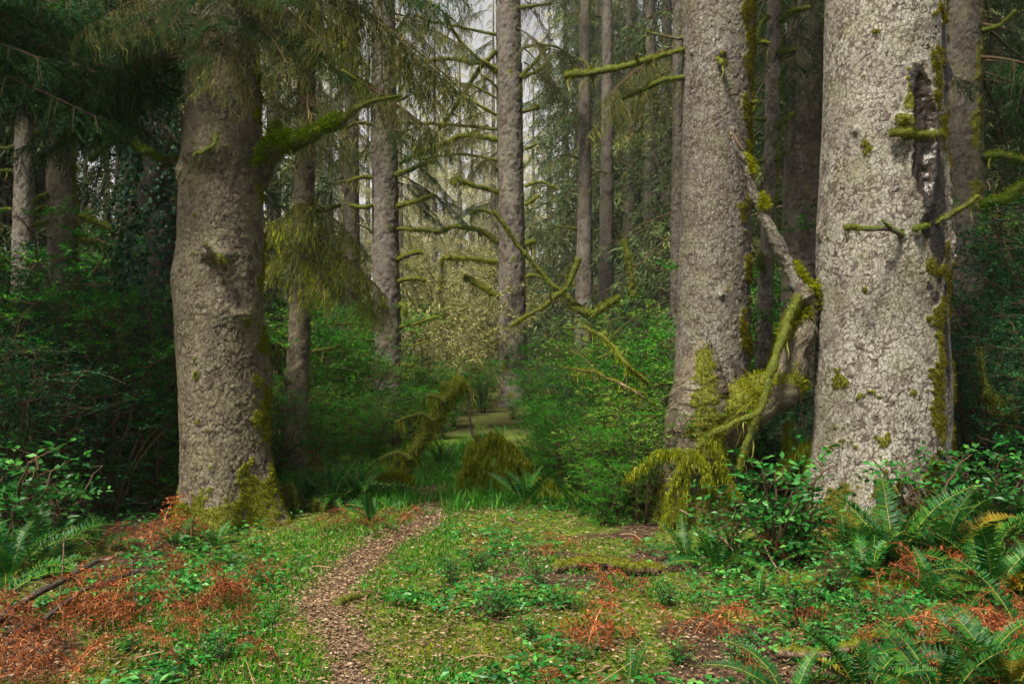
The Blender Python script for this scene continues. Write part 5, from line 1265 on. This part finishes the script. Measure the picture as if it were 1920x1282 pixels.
def build_cover():
    r = np.random.default_rng(700)
    # litter: needles, chips and dead leaves, thick on the path
    mb = MB()
    n = 60000
    x, y = cover_points(n, r)
    pdist = pathdist(x, y)
    keep = r.random(n) < np.where(pdist < .22, 0.0, .9)
    x, y = x[keep], y[keep]
    n2 = 14000
    i = r.integers(0, 100, n2)
    px_ = PATH[i] + (PATH[np.minimum(i + 1, 119)] - PATH[i]) * r.random((n2, 1)) + r.normal(size=(n2, 2)) * .11
    x = np.append(x, px_[:, 0]); y = np.append(y, px_[:, 1])
    k = (y > 3.6); x, y = x[k], y[k]; n = len(x)
    a = r.random(n) * 6.283
    z = gz(x, y) + .012 + r.random(n) * .014
    d = nrm(np.stack([np.cos(a), np.sin(a), r.normal(size=n) * .18], -1))
    kites(mb, np.stack([x, y, z], -1), d, gnormal(n, r, .35), r.uniform(.012, .045, n), r.uniform(.006, .018, n), 0, np.clip(r.normal(.5, .27, n), 0, 1), .2, .5)
    stuff('leaf_litter', mb, ['litter'], 'brown needle and leaf litter strewn over path and floor')
    # moss cushions
    mb = MB()
    n = 90000
    x, y = cover_points(n, r)
    w = mossy_floor(x, y) * sstep(.10, .24, pathdist(x, y)) * (1 - .55 * sstep(1.0, 2.5, np.abs(x - np.interp(y, PATH[:, 1], PATH[:, 0])) - .4))
    k = r.random(n) < w
    x, y = x[k], y[k]; n = len(x)
    p = np.stack([x, y, gz(x, y) + .003], -1)
    tn = np.clip(fbm(p * 2.2, 2, 60) * 1.5 - .3 + r.normal(0, .15, n), 0, 1)
    blades(mb, p, nrm(np.array([0, 0, .8]) + runit(n, r) * .8), r.uniform(.012, .032, n), .009, 0, tn, r)
    stuff('ground_moss', mb, ['moss'], 'low yellow-green moss carpet beside the path')
    # grass: patches
    mb = MB()
    n = 170000
    x, y = cover_points(n, r, 4.0, 20)
    p = np.stack([x, y, 0 * x], -1)
    pn = fbm(p * 1.1, 2, 71)
    pdx = pathdist(x, y)
    w = sstep(.55, .68, pn + .2 * np.exp(-((pdx - .45) / .45) ** 2) + .08 * (y > 9.5) * (pdx < .8)) * sstep(.06, .24, pdx + .3 * (y > 9.3)) * np.where(pdx > 2.2, .12, 1)
    k = r.random(n) < w
    x, y = x[k], y[k]; n = len(x)
    b = np.stack([x, y, gz(x, y)], -1)
    hgt = np.where(y > 9.3, r.uniform(.06, .2, n), r.uniform(.02, .065, n))
    up = nrm(np.array([0, 0, 1.0]) + r.normal(size=(n, 3)) * np.array([.4, .4, .1]))
    bend = nrm(up + r.normal(size=(n, 3)) * .35)
    s = nrm(np.cross(up, runit(n, r))) * .0028 * (1 + y / 12)[:, None]
    m = b + up * (hgt * .55)[:, None]
    v = np.stack([b - s, b + s, m + s * .8, m - s * .8, m + bend * (hgt * .5)[:, None]], 1).reshape(-1, 3)
    kk = np.arange(n)[:, None] * 5
    tn = np.repeat(np.clip(r.normal(.5, .2, n), 0, 1), 5)
    mb.add(v, kk + [0, 1, 2, 3], 0, tn, 0, False)
    mb.f.append((kk + [3, 2, 4], 0, False))
    stuff('grass', mb, ['grass'], 'short green grass in patches along the path')
    # creeping leaves
    mb = MB()
    n = 30000
    x, y = cover_points(n, r, 4.0, 14)
    p = np.stack([x, y, 0 * x], -1)
    w = sstep(.47, .66, fbm(p * 1.3, 3, 81)) * sstep(.18, .5, pathdist(x, y)) * .9
    k = r.random(n) < w
    x, y = x[k], y[k]; n = len(x)
    b = np.repeat(np.stack([x, y, gz(x, y) + r.uniform(.02, .09, n)], -1), 3, 0)
    a = np.repeat(r.random(n) * 6.283, 3) + np.tile([0, 2.1, 4.2], n) + r.normal(size=3 * n) * .2
    N = 3 * n
    d = nrm(np.stack([np.cos(a), np.sin(a), r.normal(size=N) * .3 - .1], -1))
    kites(mb, b, d, gnormal(N, r, .45), np.repeat(r.uniform(.012, .06, n), 3) * r.uniform(.7, 1.25, N), np.repeat(r.uniform(.016, .034, n), 3), 0, np.clip(np.repeat(r.normal(.42, .3, n), 3), 0, 1), .12, .45)
    stuff('creeping_leaves', mb, ['salal'], 'low three-leaved creeping plants over the forest floor')
    # twigs and dead stems
    mb = MB()
    for k in range(420):
        x, y = cover_points(1, r)
        x, y = float(x[0]), float(y[0])
        if pathdist(np.array([x]), np.array([y]))[0] < .25 and r.random() < .7: continue
        a = r.random() * 6.283; L = r.uniform(.08, .4)
        d = np.array([math.cos(a), math.sin(a), r.normal() * .25 + .05])
        p0 = np.array([x, y, float(gz(x, y)) + .02])
        pts = catmull([p0, p0 + d * L * .5 + r.normal(size=3) * .02, p0 + d * L + r.normal(size=3) * .03], 6)
        add_tube(mb, pts, np.linspace(.004, .002, 6) * r.uniform(.7, 1.6), 4, 0, 0, 0, 0, float(r.random()), cap=False)
    stuff('twigs', mb, ['old_twig'], 'scattered thin twigs and dead stems on the floor')
build_cover()

# ------------------------------------------------------------------ the wood behind
CROWNS = [far_crown(31, 24, 80, 3.4, 2.0), far_crown(32, 28, 90, 4.0, 1.5), far_crown(33, 20, 70, 3.2, 1.0)]
def far_trunk(H, seed):
    mb = MB()
    add_tube(mb, np.stack([np.zeros(16), np.zeros(16), np.linspace(-.4, H, 16)], -1), np.linspace(.34, .03, 16), 12, 0, .1, 0, seed, .5)
    return mb.mesh('trunk', [M['bark_dark']])
FTR = [far_trunk(24, 1), far_trunk(28, 2), far_trunk(20, 3)]
def far_tree(px, d, kind, sc, label, group, pale=False):
    x = (px - CX) / FPX * d
    t = thing('spruce_tree', label, 'tree', (x, d, float(gz(x, d))), group, float(rg.uniform(0, 6.28)))
    t.scale = (sc,) * 3
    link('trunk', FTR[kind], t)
    c = link('crown', CROWNS[kind], t)
    if pale:                                  # lichen-hung gap crowns: glow of the sunlit mist put into a paler colour
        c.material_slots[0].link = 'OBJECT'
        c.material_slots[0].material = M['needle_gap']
# side walls of the wood
for k in range(26):
    px = [-250, -120, -20, 70, 160, 240, 330, 400, 440, 480, -60, 130, 300, 460, 510, 20, 200, 380, 540, 90, 270, 480, -160, 340, 520, 560][k]
    d = 19 + (k * 7) % 17 + (14 if px > 430 else 0)
    far_tree(px, d, k % 3, rg.uniform(.8, 1.05) * (1 if d < 26 else .33 if px > 350 else .5), '%s spruce in the dense wood %s' % which(px, d, [(0, 'beyond the left edge'), (100, 'behind the two left-edge trunks'), (230, 'behind the left thicket'), (345, 'behind the ivy-clad trunk'), (470, 'behind the burled trunk'), (999, 'behind the slim mossy trunk')], [(24, 'dark nearer'), (31, 'dark'), (99, 'dim farther')]), 'spruces behind on the left')
for k in range(26):
    px = [1120, 1160, 1190, 1220, 1270, 1340, 1420, 1500, 1580, 1660, 1740, 1820, 1900, 1980, 2080, 1130, 1150, 1210, 1250, 1460, 1860, 1940, 2040, 1790, 1110, 1180][k]
    d = (26 if px < 1300 else 17) + (k * 7) % 15 + (14 if px < 1165 else 0)
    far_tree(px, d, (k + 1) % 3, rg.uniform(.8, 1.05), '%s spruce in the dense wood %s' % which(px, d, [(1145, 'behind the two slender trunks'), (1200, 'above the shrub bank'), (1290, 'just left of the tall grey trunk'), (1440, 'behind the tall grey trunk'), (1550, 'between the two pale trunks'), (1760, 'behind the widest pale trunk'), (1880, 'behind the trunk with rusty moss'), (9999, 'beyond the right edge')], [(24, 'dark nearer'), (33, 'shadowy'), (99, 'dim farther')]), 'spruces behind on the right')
for px, d, kd, sc, lab in [(575, 38, 0, .7, 'dark spruce between the slim mossy trunk and the left straight trunk'), (620, 50, 1, .7, 'dim spruce just left of the straight trunk beside the gap'), (1085, 42, 1, .85, 'dark spruce just right of the bare-limbed trunk'), (1095, 36, 0, .95, 'dark spruce close behind the two slender trunks'), (1060, 56, 1, 1.0, 'dim tall spruce right of the bare-limbed trunk')]:
    far_tree(px, d, kd, sc, lab, None)
# the misty glade in the middle: lower and farther
for k, (px, d, kd, sc) in enumerate([(762, 110, 2, .9), (805, 130, 0, 1.0), (850, 100, 2, .62), (900, 120, 0, .8), (930, 105, 1, .85), (780, 80, 2, .45), (905, 78, 2, .42), (835, 70, 2, .26), (725, 95, 1, 1.0), (970, 95, 1, .95), (860, 160, 1, 1.1), (745, 150, 1, 1.1), (820, 60, 2, .2), (870, 62, 2, .24), (915, 150, 0, 1.15), (690, 75, 0, .95), (1000, 80, 0, .95), (790, 175, 1, 1.1), (788, 72, 1, .78), (885, 82, 0, 1.0), (835, 95, 1, 1.1), (800, 105, 0, 1.25), (908, 112, 1, 1.2), (765, 68, 0, .7), (600, 60, 1, .9), (560, 56, 0, .95), (640, 68, 1, 1.0), (520, 52, 0, .9), (862, 72, 1, .9), (815, 78, 1, 1.0), (925, 66, 0, 1.0), (750, 60, 1, .85), (480, 60, 1, 1.0), (1030, 70, 1, 1.0)]):
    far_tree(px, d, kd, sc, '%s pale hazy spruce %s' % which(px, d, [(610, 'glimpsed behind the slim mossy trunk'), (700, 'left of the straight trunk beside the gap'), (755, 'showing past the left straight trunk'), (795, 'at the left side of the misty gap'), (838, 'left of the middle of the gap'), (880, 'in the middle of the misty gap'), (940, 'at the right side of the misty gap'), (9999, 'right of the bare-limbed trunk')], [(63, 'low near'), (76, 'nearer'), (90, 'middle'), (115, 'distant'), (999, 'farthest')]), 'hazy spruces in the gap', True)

# bare twiggy saplings in the glade
def sapling(px, d, h, seed, label):
    x = (px - CX) / FPX * d
    t = thing('bare_sapling', label, 'sapling', (x, d, float(gz(x, d))), 'bare mossy saplings in the gap')
    r = np.random.default_rng(seed)
    mb = MB()
    loc = np.array(t.location)
    p = catmull([loc, loc + [r.normal() * .2, r.normal() * .2, h * .5], loc + [r.normal() * .5, r.normal() * .4, h]], 14)
    add_tube(mb, p, np.linspace(.03, .008, 14), 6, 0, .1, .3, seed)
    for k in range(26):
        i = int(r.integers(3, 14)); a = r.random() * 6.283; L = r.uniform(.5, 1.5)
        d_ = np.array([math.cos(a), math.sin(a), r.uniform(-.1, .7)])
        q = catmull([p[i], p[i] + d_ * L * .5 + r.normal(size=3) * .1, p[i] + d_ * L + r.normal(size=3) * .15 + [0, 0, -.15]], 8)
        add_tube(mb, q, np.linspace(.010, .004, 8), 4, 0, .2, .6, seed + k)
        for m in range(3):
            j = int(r.integers(2, 8)); e = nrm(r.normal(size=3)) * r.uniform(.2, .6)
            add_tube(mb, catmull([q[j], q[j] + e * .5 + r.normal(size=3) * .04, q[j] + e], 5), np.linspace(.006, .003, 5), 3, 0, .2, .6, seed + k, cap=False)
    link('stem', mb.mesh('stem', [M['branch']], loc), t)
    ml = MB()
    vv = np.concatenate(mb.v); n = 2600
    b = vv[r.integers(0, len(vv), n)] + r.normal(size=(n, 3)) * .03
    blades(ml, b, nrm(runit(n, r) + np.array([0, 0, -.5])), r.uniform(.04, .16, n), .03, 0, r.random(n), r)
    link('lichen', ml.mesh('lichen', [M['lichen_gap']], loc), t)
for k, (px, d, h) in enumerate([(800, 24, 2.6), (850, 28, 3.2), (880, 23, 2.2), (780, 31, 3.6), (910, 30, 2.8), (840, 34, 3.6), (765, 21, 2.2), (800, 38, 5.0), (865, 42, 5.5), (905, 36, 4.5), (775, 45, 6.0), (830, 48, 6.0), (885, 50, 6.5), (920, 44, 5.0)]):
    sapling(px, d, h, 800 + k, '%s bare twiggy sapling %s' % which(px, d, [(790, 'next to the left straight trunk'), (835, 'left of the middle of the misty gap'), (870, 'in the middle of the misty gap'), (9999, 'next to the bare-limbed trunk')], [(25, 'nearest'), (32, 'near'), (40, 'tall'), (46, 'far'), (99, 'farthest')]))

# ------------------------------------------------------------------ mist
def haze():
    x0, x1, y0, y1, z0, z1 = -150, 150, -30, 220, -2, 33
    v = [(x, y, z) for x in (x0, x1) for y in (y0, y1) for z in (z0, z1)]
    f = [(0, 1, 3, 2), (4, 6, 7, 5), (0, 4, 5, 1), (2, 3, 7, 6), (0, 2, 6, 4), (1, 5, 7, 3)]
    me = bpy.data.meshes.new('haze')
    me.from_pydata(v, [], f)
    m, nt, out = new_mat('haze')
    pv = nt.nodes.new('ShaderNodeVolumePrincipled')
    pv.inputs['Color'].default_value = (0.95, 0.95, 0.93, 1)
    pv.inputs['Density'].default_value = HAZE
    pv.inputs['Anisotropy'].default_value = 0.2
    nt.links.new(pv.outputs[0], out.inputs['Volume'])
    me.materials.append(m)
    o = bpy.data.objects.new('haze', me)
    o['kind'] = 'stuff'
    o['label'] = 'thin pale mist hanging in the wood'
    COL.objects.link(o)
HAZE = 0.0005
haze()
